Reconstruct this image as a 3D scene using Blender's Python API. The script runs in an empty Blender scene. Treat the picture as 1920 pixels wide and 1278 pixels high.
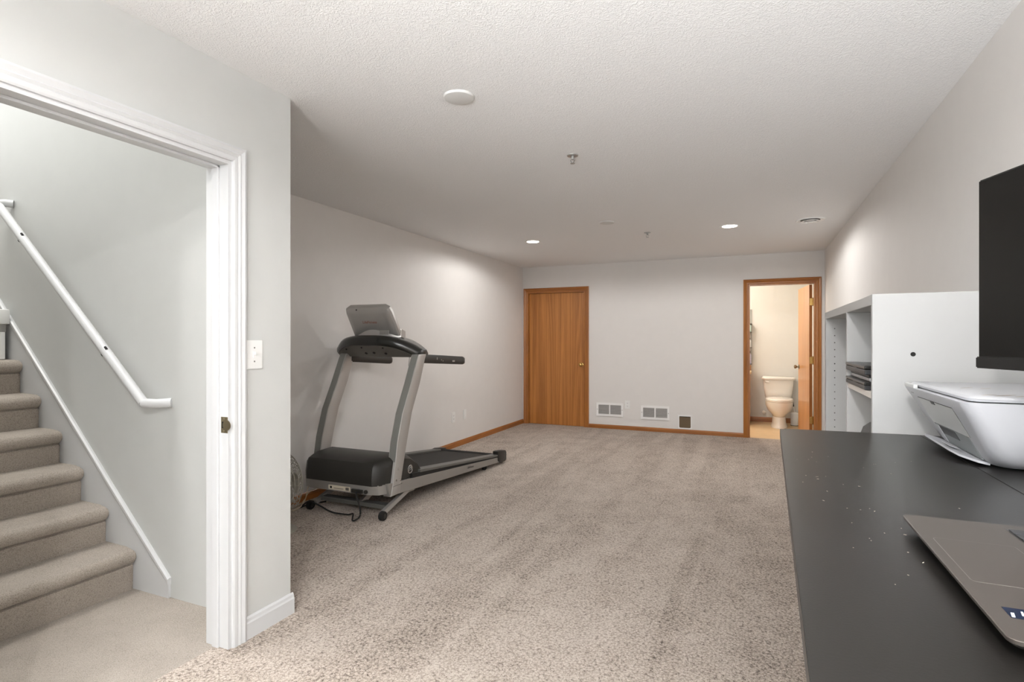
import bpy, bmesh, math, random
from mathutils import Vector, Matrix
random.seed(7)
S = bpy.context.scene
COL = S.collection
R = math.radians

# ------------------------------------------------------------------ camera, world, light, exposure
cam_d = bpy.data.cameras.new('camera'); cam = bpy.data.objects.new('camera', cam_d); COL.objects.link(cam)
cam_d.sensor_width = 36.0; cam_d.lens = 1031.2/1920*36; cam_d.clip_start = 0.02
cam.location = (0, 0, 1.2907); cam.rotation_euler = (R(90), 0, R(23.706))
S.camera = cam

world = bpy.data.worlds.new('world'); S.world = world; world.use_nodes = True
world.node_tree.nodes['Background'].inputs[0].default_value = (0.85, 0.92, 1.0, 1)
world.node_tree.nodes['Background'].inputs[1].default_value = 1.0

S.view_settings.view_transform = 'Standard'; S.view_settings.look = 'None'
S.view_settings.exposure = 0.49; S.view_settings.gamma = 1.0
S.view_settings.use_curve_mapping = False

def area(name, loc, rot, sx, sy, power, col=(1, 1, 1), spread=180):
    d = bpy.data.lights.new(name, 'AREA'); d.shape = 'RECTANGLE'; d.size = sx; d.size_y = sy
    d.energy = power; d.color = col; d.spread = R(spread)
    o = bpy.data.objects.new(name, d); COL.objects.link(o); o.location = loc; o.rotation_euler = rot
    return o
# daylight entering by the wide window in the rear wall behind the camera
area('window_daylight', (-0.55, -3.12, 1.35), (R(90+24), 0, 0), 2.3, 1.5, 45, (0.94, 0.975, 1.0))
# daylight on the upper landing of the stairwell
area('landing_daylight', (-7.3, 1.3, 3.9), (0, R(-80), 0), 1.6, 0.9, 56, (0.97, 0.985, 1.0))
area('landing_lamp', (-3.7, 1.22, 5.05), (0, 0, 0), 1.2, 0.7, 58, (1.0, 0.98, 0.95))

SPOTS = dict(far_left=42, far_right=60, near=122)
FILL_POWER = 140  # power of the unseen fill light added behind the camera

# ------------------------------------------------------------------ materials
MATS = {}
def nodes_of(name):
    m = bpy.data.materials.new(name); m.use_nodes = True; MATS[name] = m
    nt = m.node_tree; return m, nt, nt.nodes['Principled BSDF']
def lin(c):
    return tuple(((v/255)/12.92 if v/255 <= 0.04045 else ((v/255+0.055)/1.055)**2.4) for v in c) + (1,)
def plain(name, rgb, rough=0.5, metal=0.0, bump=0.0, bscale=200.0, spec=0.5, var=0.06, coat=0.0):
    m, nt, b = nodes_of(name); N = nt.nodes; L = nt.links
    c = lin(rgb)
    tc = N.new('ShaderNodeTexCoord'); nz = N.new('ShaderNodeTexNoise'); nz.inputs['Scale'].default_value = 9.0; nz.inputs['Detail'].default_value = 3
    L.new(tc.outputs['Object'], nz.inputs['Vector'])
    rp = N.new('ShaderNodeValToRGB')
    rp.color_ramp.elements[0].position = 0.3; rp.color_ramp.elements[1].position = 0.7
    rp.color_ramp.elements[0].color = tuple(v*(1-var) for v in c[:3])+(1,); rp.color_ramp.elements[1].color = tuple(min(1, v*(1+var*0.5)) for v in c[:3])+(1,)
    L.new(nz.outputs['Fac'], rp.inputs['Fac']); L.new(rp.outputs['Color'], b.inputs['Base Color'])
    b.inputs['Roughness'].default_value = rough; b.inputs['Metallic'].default_value = metal
    b.inputs['Specular IOR Level'].default_value = spec; b.inputs['Coat Weight'].default_value = coat
    if bump:
        n2 = N.new('ShaderNodeTexNoise'); n2.inputs['Scale'].default_value = bscale; n2.inputs['Detail'].default_value = 2
        L.new(tc.outputs['Object'], n2.inputs['Vector'])
        bp = N.new('ShaderNodeBump'); bp.inputs['Strength'].default_value = bump; bp.inputs['Distance'].default_value = 0.002
        L.new(n2.outputs['Fac'], bp.inputs['Height']); L.new(bp.outputs['Normal'], b.inputs['Normal'])
    return m
def emis(name, rgb, strength):
    m, nt, b = nodes_of(name)
    b.inputs['Base Color'].default_value = lin(rgb); b.inputs['Emission Color'].default_value = lin(rgb); b.inputs['Emission Strength'].default_value = strength
    return m
def wood(name, light, dark, rough=0.35, vertical=True, band=9.0, coat=0.2, axis=None):
    m, nt, b = nodes_of(name); N = nt.nodes; L = nt.links
    tc = N.new('ShaderNodeTexCoord'); mp = N.new('ShaderNodeMapping')
    sc = axis or ((1, 1, 0.07) if vertical else (0.07, 0.07, 1))
    mp.inputs['Scale'].default_value = sc
    L.new(tc.outputs['Object'], mp.inputs['Vector'])
    n1 = N.new('ShaderNodeTexNoise'); n1.inputs['Scale'].default_value = 4.0; n1.inputs['Detail'].default_value = 2; n1.inputs['Distortion'].default_value = 0.6
    L.new(mp.outputs['Vector'], n1.inputs['Vector'])
    mul = N.new('ShaderNodeMath'); mul.operation = 'MULTIPLY'; mul.inputs[1].default_value = band
    L.new(n1.outputs['Fac'], mul.inputs[0])
    fr = N.new('ShaderNodeMath'); fr.operation = 'PINGPONG'; fr.inputs[1].default_value = 0.5
    L.new(mul.outputs[0], fr.inputs[0])
    n2 = N.new('ShaderNodeTexNoise'); n2.inputs['Scale'].default_value = 130.0; n2.inputs['Detail'].default_value = 2
    L.new(mp.outputs['Vector'], n2.inputs['Vector'])
    n3 = N.new('ShaderNodeTexNoise'); n3.inputs['Scale'].default_value = 11.0; n3.inputs['Detail'].default_value = 1
    L.new(mp.outputs['Vector'], n3.inputs['Vector'])
    a = N.new('ShaderNodeMath'); a.operation = 'MULTIPLY_ADD'; a.inputs[1].default_value = 0.7; L.new(fr.outputs[0], a.inputs[0])
    h = N.new('ShaderNodeMath'); h.operation = 'MULTIPLY'; h.inputs[1].default_value = 0.45; L.new(n2.outputs['Fac'], h.inputs[0])
    L.new(h.outputs[0], a.inputs[2])
    a2 = N.new('ShaderNodeMath'); a2.operation = 'MULTIPLY_ADD'; a2.inputs[1].default_value = 0.5; L.new(n3.outputs['Fac'], a2.inputs[0]); L.new(a.outputs[0], a2.inputs[2])
    rp = N.new('ShaderNodeValToRGB'); rp.color_ramp.elements[0].position = 0.25; rp.color_ramp.elements[1].position = 0.95
    rp.color_ramp.elements[0].color = lin(dark); rp.color_ramp.elements[1].color = lin(light)
    L.new(a2.outputs[0], rp.inputs['Fac']); L.new(rp.outputs['Color'], b.inputs['Base Color'])
    b.inputs['Roughness'].default_value = rough; b.inputs['Coat Weight'].default_value = coat; b.inputs['Coat Roughness'].default_value = 0.25
    return m
def carpet(name, dark, mid, light, scale=170.0, stripes=0.0, bump=1.0):
    m, nt, b = nodes_of(name); N = nt.nodes; L = nt.links
    tc = N.new('ShaderNodeTexCoord')
    # curly pile: a noise bent by another noise, so the tufts read as short strands
    n1 = N.new('ShaderNodeTexNoise'); n1.inputs['Scale'].default_value = scale; n1.inputs['Detail'].default_value = 2.0; n1.inputs['Distortion'].default_value = 2.6
    L.new(tc.outputs['Object'], n1.inputs['Vector'])
    v1 = N.new('ShaderNodeTexVoronoi'); v1.inputs['Scale'].default_value = scale*0.8; v1.inputs['Randomness'].default_value = 1.0
    L.new(tc.outputs['Object'], v1.inputs['Vector'])
    sub = N.new('ShaderNodeMath'); sub.operation = 'MULTIPLY_ADD'; sub.inputs[1].default_value = -0.35
    L.new(v1.outputs['Distance'], sub.inputs[0]); L.new(n1.outputs['Fac'], sub.inputs[2])
    n2 = N.new('ShaderNodeTexNoise'); n2.inputs['Scale'].default_value = 5.0; n2.inputs['Detail'].default_value = 3
    L.new(tc.outputs['Object'], n2.inputs['Vector'])
    add = N.new('ShaderNodeMath'); add.operation = 'MULTIPLY_ADD'; add.inputs[1].default_value = 0.22
    L.new(n2.outputs['Fac'], add.inputs[0]); L.new(sub.outputs[0], add.inputs[2])
    out = add
    if stripes:
        mp = N.new('ShaderNodeMapping'); mp.inputs['Rotation'].default_value = (0, 0, R(-14)); mp.inputs['Scale'].default_value = (1, 0.10, 1)
        L.new(tc.outputs['Object'], mp.inputs['Vector'])
        w = N.new('ShaderNodeTexNoise'); w.inputs['Scale'].default_value = 4.4; w.inputs['Detail'].default_value = 1.0; w.inputs['Distortion'].default_value = 0.7
        L.new(mp.outputs['Vector'], w.inputs['Vector'])
        rs = N.new('ShaderNodeMapRange'); rs.inputs[1].default_value = 0.44; rs.inputs[2].default_value = 0.56
        L.new(w.outputs['Fac'], rs.inputs[0])
        ad = N.new('ShaderNodeMath'); ad.operation = 'MULTIPLY_ADD'; ad.inputs[1].default_value = stripes
        L.new(rs.outputs[0], ad.inputs[0]); L.new(add.outputs[0], ad.inputs[2]); out = ad
    rp = N.new('ShaderNodeValToRGB'); e = rp.color_ramp.elements
    e[0].position = 0.20; e[0].color = lin(dark); e[1].position = 0.66; e[1].color = lin(light)
    k = rp.color_ramp.elements.new(0.42); k.color = lin(mid)
    L.new(out.outputs[0], rp.inputs['Fac']); L.new(rp.outputs['Color'], b.inputs['Base Color'])
    b.inputs['Roughness'].default_value = 1.0; b.inputs['Specular IOR Level'].default_value = 0.05
    b.inputs['Sheen Weight'].default_value = 0.15; b.inputs['Sheen Roughness'].default_value = 0.6
    bp = N.new('ShaderNodeBump'); bp.inputs['Strength'].default_value = bump; bp.inputs['Distance'].default_value = 0.012
    L.new(sub.outputs[0], bp.inputs['Height']); L.new(bp.outputs['Normal'], b.inputs['Normal'])
    return m
def ceiling_mat(name, rgb):
    m, nt, b = nodes_of(name); N = nt.nodes; L = nt.links
    b.inputs['Base Color'].default_value = lin(rgb); b.inputs['Roughness'].default_value = 0.95; b.inputs['Specular IOR Level'].default_value = 0.1
    tc = N.new('ShaderNodeTexCoord')
    n1 = N.new('ShaderNodeTexNoise'); n1.inputs['Scale'].default_value = 74.0; n1.inputs['Detail'].default_value = 3.0; n1.inputs['Distortion'].default_value = 1.6
    L.new(tc.outputs['Object'], n1.inputs['Vector'])
    mr = N.new('ShaderNodeMapRange'); mr.inputs[1].default_value = 0.42; mr.inputs[2].default_value = 0.64; L.new(n1.outputs['Fac'], mr.inputs[0])
    bp = N.new('ShaderNodeBump'); bp.inputs['Strength'].default_value = 0.42; bp.inputs['Distance'].default_value = 0.004
    L.new(mr.outputs[0], bp.inputs['Height']); L.new(bp.outputs['Normal'], b.inputs['Normal'])
    return m

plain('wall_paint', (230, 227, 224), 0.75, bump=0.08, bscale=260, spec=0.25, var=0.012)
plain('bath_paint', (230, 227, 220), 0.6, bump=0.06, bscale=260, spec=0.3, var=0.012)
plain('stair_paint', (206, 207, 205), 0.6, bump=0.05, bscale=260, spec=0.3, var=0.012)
ceiling_mat('ceiling_texture', (239, 239, 239))
plain('white_trim', (211, 212, 213), 0.35, spec=0.5, var=0.01)
carpet('room_carpet', (84, 71, 62), (181, 166, 152), (221, 210, 199), 104.0, stripes=0.055, bump=0.6)
carpet('stair_carpet', (138, 128, 117), (178, 167, 155), (204, 195, 184), 330.0, bump=0.5)
wood('oak', (196, 130, 62), (146, 88, 34), 0.4, axis=(1.6, 1.6, 0.045), band=7.0)
wood('oak_trim', (178, 114, 50), (142, 86, 32), 0.35)
wood('oak_trim_h', (174, 110, 48), (138, 82, 30), 0.35, axis=(0.07, 0.07, 1))
wood('oak_door_light', (222, 158, 92), (190, 124, 64), 0.28)
plain('brass', (196, 160, 96), 0.22, metal=1.0)
plain('strike_metal', (150, 138, 112), 0.4, metal=0.9)
plain('white_plastic', (240, 240, 238), 0.4, var=0.01)
plain('vent_shadow', (120, 116, 113), 0.9, var=0.02)
plain('vent_white', (246, 245, 244), 0.5, var=0.01)
plain('vent_louvre_shaded', (196, 193, 190), 0.6, var=0.01)  # white slats coloured greyer, their shading put into the colour
plain('cover_plastic', (214, 214, 212), 0.5, var=0.01)
plain('flap_brown', (112, 96, 76), 0.15, var=0.05)
plain('black_hole', (16, 15, 14), 0.9, var=0.0)
plain('chrome', (200, 200, 200), 0.18, metal=1.0)
plain('sprinkler_metal', (166, 166, 164), 0.3, metal=0.35)
plain('silver_paint', (182, 180, 177), 0.38, metal=0.55, var=0.02)
plain('silver_light', (160, 158, 154), 0.4, metal=0.5, var=0.02)
plain('silver_dark', (110, 110, 107), 0.45, metal=0.4, var=0.03)
plain('front_shade_grey', (122, 122, 118), 0.5, var=0.03)  # darker grey for the shade on the upright fronts
plain('black_plastic', (41, 40, 37), 0.42, var=0.08)
plain('black_gloss', (34, 35, 33), 0.25, var=0.05, coat=0.2)
plain('grey_plastic', (92, 88, 82), 0.5, var=0.04)
plain('rubber', (24, 23, 22), 0.8, var=0.05)
plain('belt', (38, 36, 35), 0.75, bump=0.3, bscale=700, var=0.06)
plain('label_paper', (205, 196, 178), 0.7, var=0.1)
plain('red_print', (150, 84, 56), 0.6, var=0.02)
plain('cream_cable', (196, 180, 150), 0.6)
plain('fan_grey', (176, 172, 160), 0.4, var=0.02)
plain('toilet_white', (240, 233, 222), 0.15, coat=0.4, var=0.01)
plain('shelf_white', (170, 170, 169), 0.45, var=0.008)
plain('shelf_edge', (214, 208, 202), 0.5, var=0.01)
plain('peg_hole', (96, 92, 90), 0.9)
plain('desk_black', (22, 20, 18), 0.34, bump=0.04, bscale=300, var=0.06, spec=0.5)
plain('desk_edge', (30, 29, 28), 0.5)
plain('desk_steel', (70, 70, 70), 0.5, metal=0.4)
plain('laptop_metal', (84, 78, 73), 0.42, metal=0.5, var=0.02)
plain('laptop_edge', (150, 150, 152), 0.3, metal=0.8)
plain('laptop_dark', (40, 40, 42), 0.4, var=0.1)
plain('laptop_black', (30, 28, 26), 0.3, var=0.1)
plain('key_black', (46, 47, 49), 0.5)
plain('sticker_blue', (12, 22, 44), 0.25)
plain('touchpad_rim', (112, 108, 103), 0.35, metal=0.4)
plain('sticker_white', (215, 222, 232), 0.3)
plain('printer_white', (184, 185, 189), 0.38, var=0.006)
plain('printer_grey', (196, 197, 196), 0.4, var=0.01)
plain('printer_slot', (130, 134, 134), 0.5, var=0.03)
plain('printer_mark', (172, 163, 154), 0.5)
plain('screen_black', (13, 13, 12), 0.22, var=0.02)
plain('bezel_black', (15, 15, 14), 0.5, var=0.05)
plain('ribbed_grey', (86, 85, 83), 0.8, bump=0.2, var=0.1)
plain('bath_floor', (224, 194, 150), 0.35, bump=0.05, var=0.06)
plain('mint', (206, 232, 222), 0.7)
plain('lavender', (196, 188, 206), 0.5)
plain('bin_grey', (168, 168, 160), 0.5)
emis('lamp_glow', (255, 246, 232), 9.0)
emis('bath_lamp_glow', (255, 232, 196), 10.0)

m, nt, b = nodes_of('window_glass'); b.inputs['Transmission Weight'].default_value = 1.0; b.inputs['Roughness'].default_value = 0.0; b.inputs['IOR'].default_value = 1.01

# ------------------------------------------------------------------ helpers
def finish(bm, name, mat, parent=None, smooth=None, mats=None):
    if smooth is not None:
        for f in bm.faces: f.smooth = True
        for e in bm.edges:
            if len(e.link_faces) == 2: e.smooth = e.calc_face_angle(0) < R(smooth)
    me = bpy.data.meshes.new(name)
    xs = [v.co for v in bm.verts]
    if parent is None:
        lo = [min(c[i] for c in xs) for i in range(3)]; hi = [max(c[i] for c in xs) for i in range(3)]
        org = Vector(((lo[0]+hi[0])/2, (lo[1]+hi[1])/2, lo[2]))
    else:
        org = world_loc(parent)
    off = org
    for v in bm.verts: v.co -= off
    bm.normal_update(); bm.to_mesh(me); bm.free()
    for k in ([mat] if mats is None else mats): me.materials.append(MATS[k])
    o = bpy.data.objects.new(name, me); COL.objects.link(o)
    if parent is None: o.location = org
    else: o.parent = parent
    return o
LOC = {}
def world_loc(o):
    v = Vector((0, 0, 0))
    while o is not None:
        v += o.location; o = o.parent
    return v
def thing(name, label, cat, loc, group=None, kind=None):
    o = bpy.data.objects.new(name, None); COL.objects.link(o); o.location = loc; o.empty_display_size = 0.1
    tag(o, label, cat, group, kind); return o
def tag(o, label=None, cat=None, group=None, kind=None):
    if label: o['label'] = label
    if cat: o['category'] = cat
    if group: o['group'] = group
    if kind: o['kind'] = kind
    return o
def NB(): return bmesh.new()
def add_box(bm, x0, x1, y0, y1, z0, z1, bev=0.0, seg=2):
    r = bmesh.ops.create_cube(bm, size=1.0)
    vs = r['verts']
    for v in vs:
        v.co = Vector((x0+(v.co.x+.5)*(x1-x0), y0+(v.co.y+.5)*(y1-y0), z0+(v.co.z+.5)*(z1-z0)))
    if bev:
        es = list({e for v in vs for e in v.link_edges})
        bmesh.ops.bevel(bm, geom=es, offset=bev, segments=seg, profile=0.5, affect='EDGES')
    return bm
def box(x0, x1, y0, y1, z0, z1, bev=0.0, seg=2): return add_box(NB(), x0, x1, y0, y1, z0, z1, bev, seg)
def add_prism(bm, pts, axis, a, b, bev=0.0):
    """pts: 2-D outline in the two other axes (cyclic order x,y,z without `axis`), extruded a..b along axis"""
    def mk(p, t):
        if axis == 0: return Vector((t, p[0], p[1]))
        if axis == 1: return Vector((p[0], t, p[1]))
        return Vector((p[0], p[1], t))
    va = [bm.verts.new(mk(p, a)) for p in pts]; vb = [bm.verts.new(mk(p, b)) for p in pts]
    n = len(pts); fs = [bm.faces.new(va), bm.faces.new(vb[::-1])]
    for i in range(n): fs.append(bm.faces.new((va[i], vb[i], vb[(i+1) % n], va[(i+1) % n])))
    bmesh.ops.recalc_face_normals(bm, faces=fs)
    if bev:
        es = list({e for f in fs[:2] for e in f.edges})
        bmesh.ops.bevel(bm, geom=es, offset=bev, segments=2, profile=0.5, affect='EDGES')
    return bm
def prism(pts, axis, a, b, bev=0.0): return add_prism(NB(), pts, axis, a, b, bev)
def add_loft(bm, rings, caps=True, closed=True):
    vr = [[bm.verts.new(Vector(p)) for p in r] for r in rings]; n = len(vr[0]); fs = []
    for i in range(len(vr)-1):
        for j in range(n if closed else n-1):
            fs.append(bm.faces.new((vr[i][j], vr[i][(j+1) % n], vr[i+1][(j+1) % n], vr[i+1][j])))
    if caps:
        fs.append(bm.faces.new(vr[0][::-1])); fs.append(bm.faces.new(vr[-1]))
    bmesh.ops.recalc_face_normals(bm, faces=fs)
    return bm
def loft(rings, caps=True): return add_loft(NB(), rings, caps)
def frame_for(d):
    d = d.normalized(); up = Vector((0, 0, 1)) if abs(d.z) < 0.95 else Vector((1, 0, 0))
    u = d.cross(up).normalized(); return u, u.cross(d).normalized()
def add_tube(bm, pts, r, n=10, caps=True):
    pts = [Vector(p) for p in pts]; rings = []
    rr = r if isinstance(r, (list, tuple)) else [r]*len(pts)
    for i, p in enumerate(pts):
        d = (pts[min(i+1, len(pts)-1)] - pts[max(i-1, 0)])
        u, w = frame_for(d)
        rings.append([p + u*math.cos(2*math.pi*k/n)*rr[i] + w*math.sin(2*math.pi*k/n)*rr[i] for k in range(n)])
    return add_loft(bm, rings, caps)
def tube(pts, r, n=10): return add_tube(NB(), pts, r, n)
def curve_pts(ctrl, per=8):
    """Catmull-Rom through control points"""
    P = [Vector(c) for c in ctrl]; P = [P[0]*2-P[1]] + P + [P[-1]*2-P[-2]]; out = []
    for i in range(1, len(P)-2):
        for k in range(per):
            t = k/per; a, b_, c, d = P[i-1], P[i], P[i+1], P[i+2]
            out.append(0.5*((2*b_)+(c-a)*t+(2*a-5*b_+4*c-d)*t*t+(3*b_-a-3*c+d)*t**3))
    out.append(P[-2]); return out
def add_lathe(bm, prof, centre, axis=(0, 0, 1), n=32, cap=True):
    """prof: (radius, height) pairs along the axis"""
    c = Vector(centre); a = Vector(axis).normalized(); u, w = frame_for(a); rings = []
    for r, h in prof:
        rings.append([c + a*h + (u*math.cos(2*math.pi*k/n)+w*math.sin(2*math.pi*k/n))*max(r, 1e-4) for k in range(n)])
    return add_loft(bm, rings, cap)
def lathe(prof, centre, axis=(0, 0, 1), n=32): return add_lathe(NB(), prof, centre, axis, n)
def ring(prof, centre, axis=(0, 0, 1), n=40):
    return add_lathe(NB(), list(prof)+[prof[0]], centre, axis, n, cap=False)
def rrect(x0, x1, y0, y1, r, z, n=5):
    out = []
    for cx, cy, a0 in ((x1-r, y1-r, 0), (x0+r, y1-r, 90), (x0+r, y0+r, 180), (x1-r, y0+r, 270)):
        for k in range(n+1):
            a = R(a0+90*k/n); out.append((cx+r*math.cos(a), cy+r*math.sin(a), z))
    return out
def torus(bm, c, axis, rad, r, n=40, k=6):
    c = Vector(c); a = Vector(axis).normalized(); u, w = frame_for(a)
    V = []
    for i in range(n):
        t = 2*math.pi*i/n; d = u*math.cos(t)+w*math.sin(t)
        V.append([bm.verts.new(c+d*(rad+r*math.cos(2*math.pi*j/k))+a*r*math.sin(2*math.pi*j/k)) for j in range(k)])
    for i in range(n):
        for j in range(k): bm.faces.new((V[i][j], V[(i+1) % n][j], V[(i+1) % n][(j+1) % k], V[i][(j+1) % k]))
    return bm
def text_mesh(name, txt, size, mat, parent, M, extrude=0.0004, shear=0.0):
    cu = bpy.data.curves.new(name, 'FONT'); cu.body = txt; cu.size = size; cu.extrude = extrude; cu.align_x = 'CENTER'; cu.align_y = 'CENTER'; cu.shear = shear
    t = bpy.data.objects.new(name+'_tmp', cu); COL.objects.link(t)
    bpy.context.view_layer.update()
    me = bpy.data.meshes.new_from_object(t.evaluated_get(bpy.context.evaluated_depsgraph_get()))
    bpy.data.objects.remove(t); bpy.data.curves.remove(cu)
    me.transform(M); me.transform(Matrix.Translation(-world_loc(parent))); me.materials.clear(); me.materials.append(MATS[mat])
    o = bpy.data.objects.new(name, me); COL.objects.link(o); o.parent = parent; return o
def struct(name, bm, mat, parent=None, label=None, smooth=None):
    o = finish(bm, name, mat, parent, smooth)
    if parent is None: tag(o, label, kind='structure')
    return o

# ------------------------------------------------------------------ key dimensions (metres)
XL, XR, YF, H = -3.323, 0.828, 7.996, 2.44       # left wall, right wall, far wall, ceiling
XP, YC = -2.013, 1.968                           # partition face and its outer corner
YS = 1.845                                       # wall along the stairs
YB = -3.2                                        # rear wall, behind the camera
HD, CT = 2.047, 2.113                            # door head, casing top
WT = 0.115

# ------------------------------------------------------------------ the setting
struct('floor', add_box(box(-2.085, XR+0.1, YB, YF+0.02, -0.1, 0.0), XL-0.1, -2.085, YS+0.05, YF+0.02, -0.1, 0.0),
       'room_carpet', label='taupe cut pile carpet with vacuum marks')
struct('floor_stairwell', box(-7.6, -2.085, 0.7, YS+0.05, -0.1, 0.0), 'stair_carpet', label='beige low pile carpet at the foot of the stairs')
struct('ceiling', add_box(box(-2.14, XR+0.1, YB-0.1, YF+WT, H, H+0.12), XL-0.1, -2.14, YS+0.04, YF+WT, H, H+0.12), 'ceiling_texture', label='white ceiling with knockdown texture')
struct('wall_left', box(XL-0.1, XL, YC, YF+WT, 0, H), 'wall_paint', label='pale grey wall behind the treadmill')
struct('wall_right', box(XR, XR+0.1, YB, 9.9, 0, H), 'wall_paint', label='pale grey wall behind the bookcase and desk')
# far wall with two door openings
D1 = (-3.245, -2.315); D2 = (-0.062, 0.73)
bm = NB()
for x0, x1, z0, z1 in ((XL-0.1, D1[0], 0, H), (D1[0], D1[1], HD, H), (D1[1], D2[0], 0, H), (D2[0], D2[1], HD, H), (D2[1], XR+0.02, 0, H)):
    add_box(bm, x0, x1, YF, YF+WT, z0, z1)
struct('wall_far', bm, 'wall_paint', label='pale grey end wall with two oak doorways')
# partition wall with the stair opening
O0, O1 = 0.80, 1.645
bm = NB(); XPB = -2.14
add_box(bm, XPB, XP, O1, YC, 0, H); add_box(bm, XPB, XP, O0, O1, HD, H); add_box(bm, XPB, XP, YB, O0, 0, H)
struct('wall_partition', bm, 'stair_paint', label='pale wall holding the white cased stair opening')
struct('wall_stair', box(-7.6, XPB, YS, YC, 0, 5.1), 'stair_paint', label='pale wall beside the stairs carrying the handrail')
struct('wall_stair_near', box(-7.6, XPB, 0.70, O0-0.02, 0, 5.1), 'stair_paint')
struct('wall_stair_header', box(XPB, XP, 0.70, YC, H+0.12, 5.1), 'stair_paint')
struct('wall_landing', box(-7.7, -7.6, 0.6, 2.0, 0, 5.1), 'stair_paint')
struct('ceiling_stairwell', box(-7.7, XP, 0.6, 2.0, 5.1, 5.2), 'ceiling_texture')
# rear wall with the wide window
bm = NB(); wx0, wx1, wz0, wz1 = -1.75, 0.65, 0.55, 2.15
for x0, x1, z0, z1 in ((XPB, wx0, 0, H), (wx1, XR+0.1, 0, H), (wx0, wx1, 0, wz0), (wx0, wx1, wz1, H)): add_box(bm, x0, x1, YB-0.12, YB, z0, z1)
struct('wall_rear', bm, 'wall_paint')
w = tag(bpy.data.objects.new('window_1', None), kind='structure'); COL.objects.link(w); w.location = (-0.55, YB, wz0)
bm = NB()
for x0, x1, z0, z1 in ((wx0, wx1, wz0, wz0+0.06), (wx0, wx1, wz1-0.06, wz1), (wx0, wx0+0.06, wz0, wz1), (wx1-0.06, wx1, wz0, wz1), (-0.58, -0.52, wz0, wz1)): add_box(bm, x0, x1, YB-0.08, YB-0.02, z0, z1, 0.004)
struct('window_frame', bm, 'white_trim', w)
struct('window_pane', box(wx0+0.05, wx1-0.05, YB-0.055, YB-0.049, wz0+0.05, wz1-0.05), 'window_glass', w)
# bathroom shell
BX0, BY1 = -1.3, 9.68
struct('floor_closet', box(XL-0.1, BX0-0.1, YF+0.02, YF+0.6, -0.1, 0.0), 'room_carpet')
struct('floor_bathroom', box(BX0-0.1, XR, YF+0.02, BY1+0.1, -0.1, 0.0), 'bath_floor', label='honey coloured vinyl floor in the bathroom')
struct('wall_bathroom_far', box(BX0-0.1, XR, BY1, BY1+0.1, 0, H), 'bath_paint', label='cream wall behind the toilet')
struct('wall_bathroom_left', box(BX0-0.1, BX0, YF+WT, BY1, 0, H), 'bath_paint')
struct('wall_bathroom_right', box(XR-0.02, XR-0.001, YF+WT, BY1, 0, H), 'bath_paint')
struct('ceiling_bathroom', box(BX0-0.1, XR+0.1, YF+WT, BY1+0.1, H, H+0.12), 'ceiling_texture')

# baseboards
def base_profile(t, h): return [(0, 0), (t, 0), (t, h*0.72), (t*0.75, h*0.80), (t*0.6, h*0.92), (t*0.25, h), (0, h)]
def baseboard_y(name, x, sgn, y0, y1, h, t, mat, label=None):     # along Y on wall at x, proud towards sgn
    struct(name, prism([(x+sgn*a, b) for a, b in base_profile(t, h)], 1, y0, y1), mat, label=label)
def baseboard_x(name, y, x0, x1, h, t, mat, label=None):          # along X on wall at y, proud towards -Y
    struct(name, prism([(y-a, b) for a, b in base_profile(t, h)], 0, x0, x1), mat, label=label)
baseboard_y('baseboard_left', XL, 1, YC, YF, 0.066, 0.013, 'oak_trim_h', 'oak baseboard along the wall behind the treadmill')
baseboard_x('baseboard_far', YF, D1[1]+0.06, D2[0]-0.06, 0.058, 0.013, 'oak_trim_h', 'oak baseboard under the wall vents')
baseboard_x('baseboard_bathroom', BY1, BX0, XR-0.02, 0.075, 0.013, 'oak_trim_h')
baseboard_y('baseboard_right', XR, -1, YB, YF, 0.066, 0.013, 'oak_trim_h')
baseboard_y('baseboard_partition', XP, 1, O1+0.061, YC+0.012, 0.095, 0.014, 'white_trim', 'white baseboard at the foot of the partition')
struct('baseboard_return', prism([(YC+a, b) for a, b in base_profile(0.013, 0.066)], 0, XL, XP), 'oak_trim_h')

# ------------------------------------------------------------------ door casings and doors
def casing_profile(w):        # (across, proud)
    return [(0, 0), (0, 0.009), (w*0.10, 0.012), (w*0.30, 0.013), (w*0.36, 0.010), (w*0.52, 0.015), (w*0.60, 0.012), (w*0.86, 0.017), (w, 0.015), (w, 0)]
def casing_on_far(door, x0, x1, mat, matv):
    w = 0.062; pr = casing_profile(w)
    for nm, xe, s in (('casing_side', x0, -1), ('casing_side', x1, 1)):
        r0 = [(xe+s*a, YF-p, 0) for a, p in pr]; r1 = [(xe+s*a, YF-p, HD+a) for a, p in pr]
        finish(loft([r0, r1]), nm, matv, door)
    r0 = [(x0-a, YF-p, HD+a) for a, p in pr]; r1 = [(x1+a, YF-p, HD+a) for a, p in pr]
    finish(loft([r0, r1]), 'casing_head', mat, door)
    finish(box(x0, x0+0.018, YF-0.002, YF+WT, 0, HD-0.018), 'jamb', matv, door); finish(box(x1-0.018, x1, YF-0.002, YF+WT, 0, HD-0.018), 'jamb', matv, door)
    finish(box(x0, x1, YF-0.002, YF+WT, HD-0.018, HD), 'jamb_head', mat, door)
def knob(parent, c, axis, mat='brass'):
    return finish(lathe([(0.032, 0), (0.032, 0.006), (0.012, 0.010), (0.011, 0.028), (0.022, 0.036), (0.027, 0.048), (0.024, 0.060), (0.012, 0.066), (0, 0.067)], c, axis, 24), 'knob', mat, parent, 40)

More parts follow.
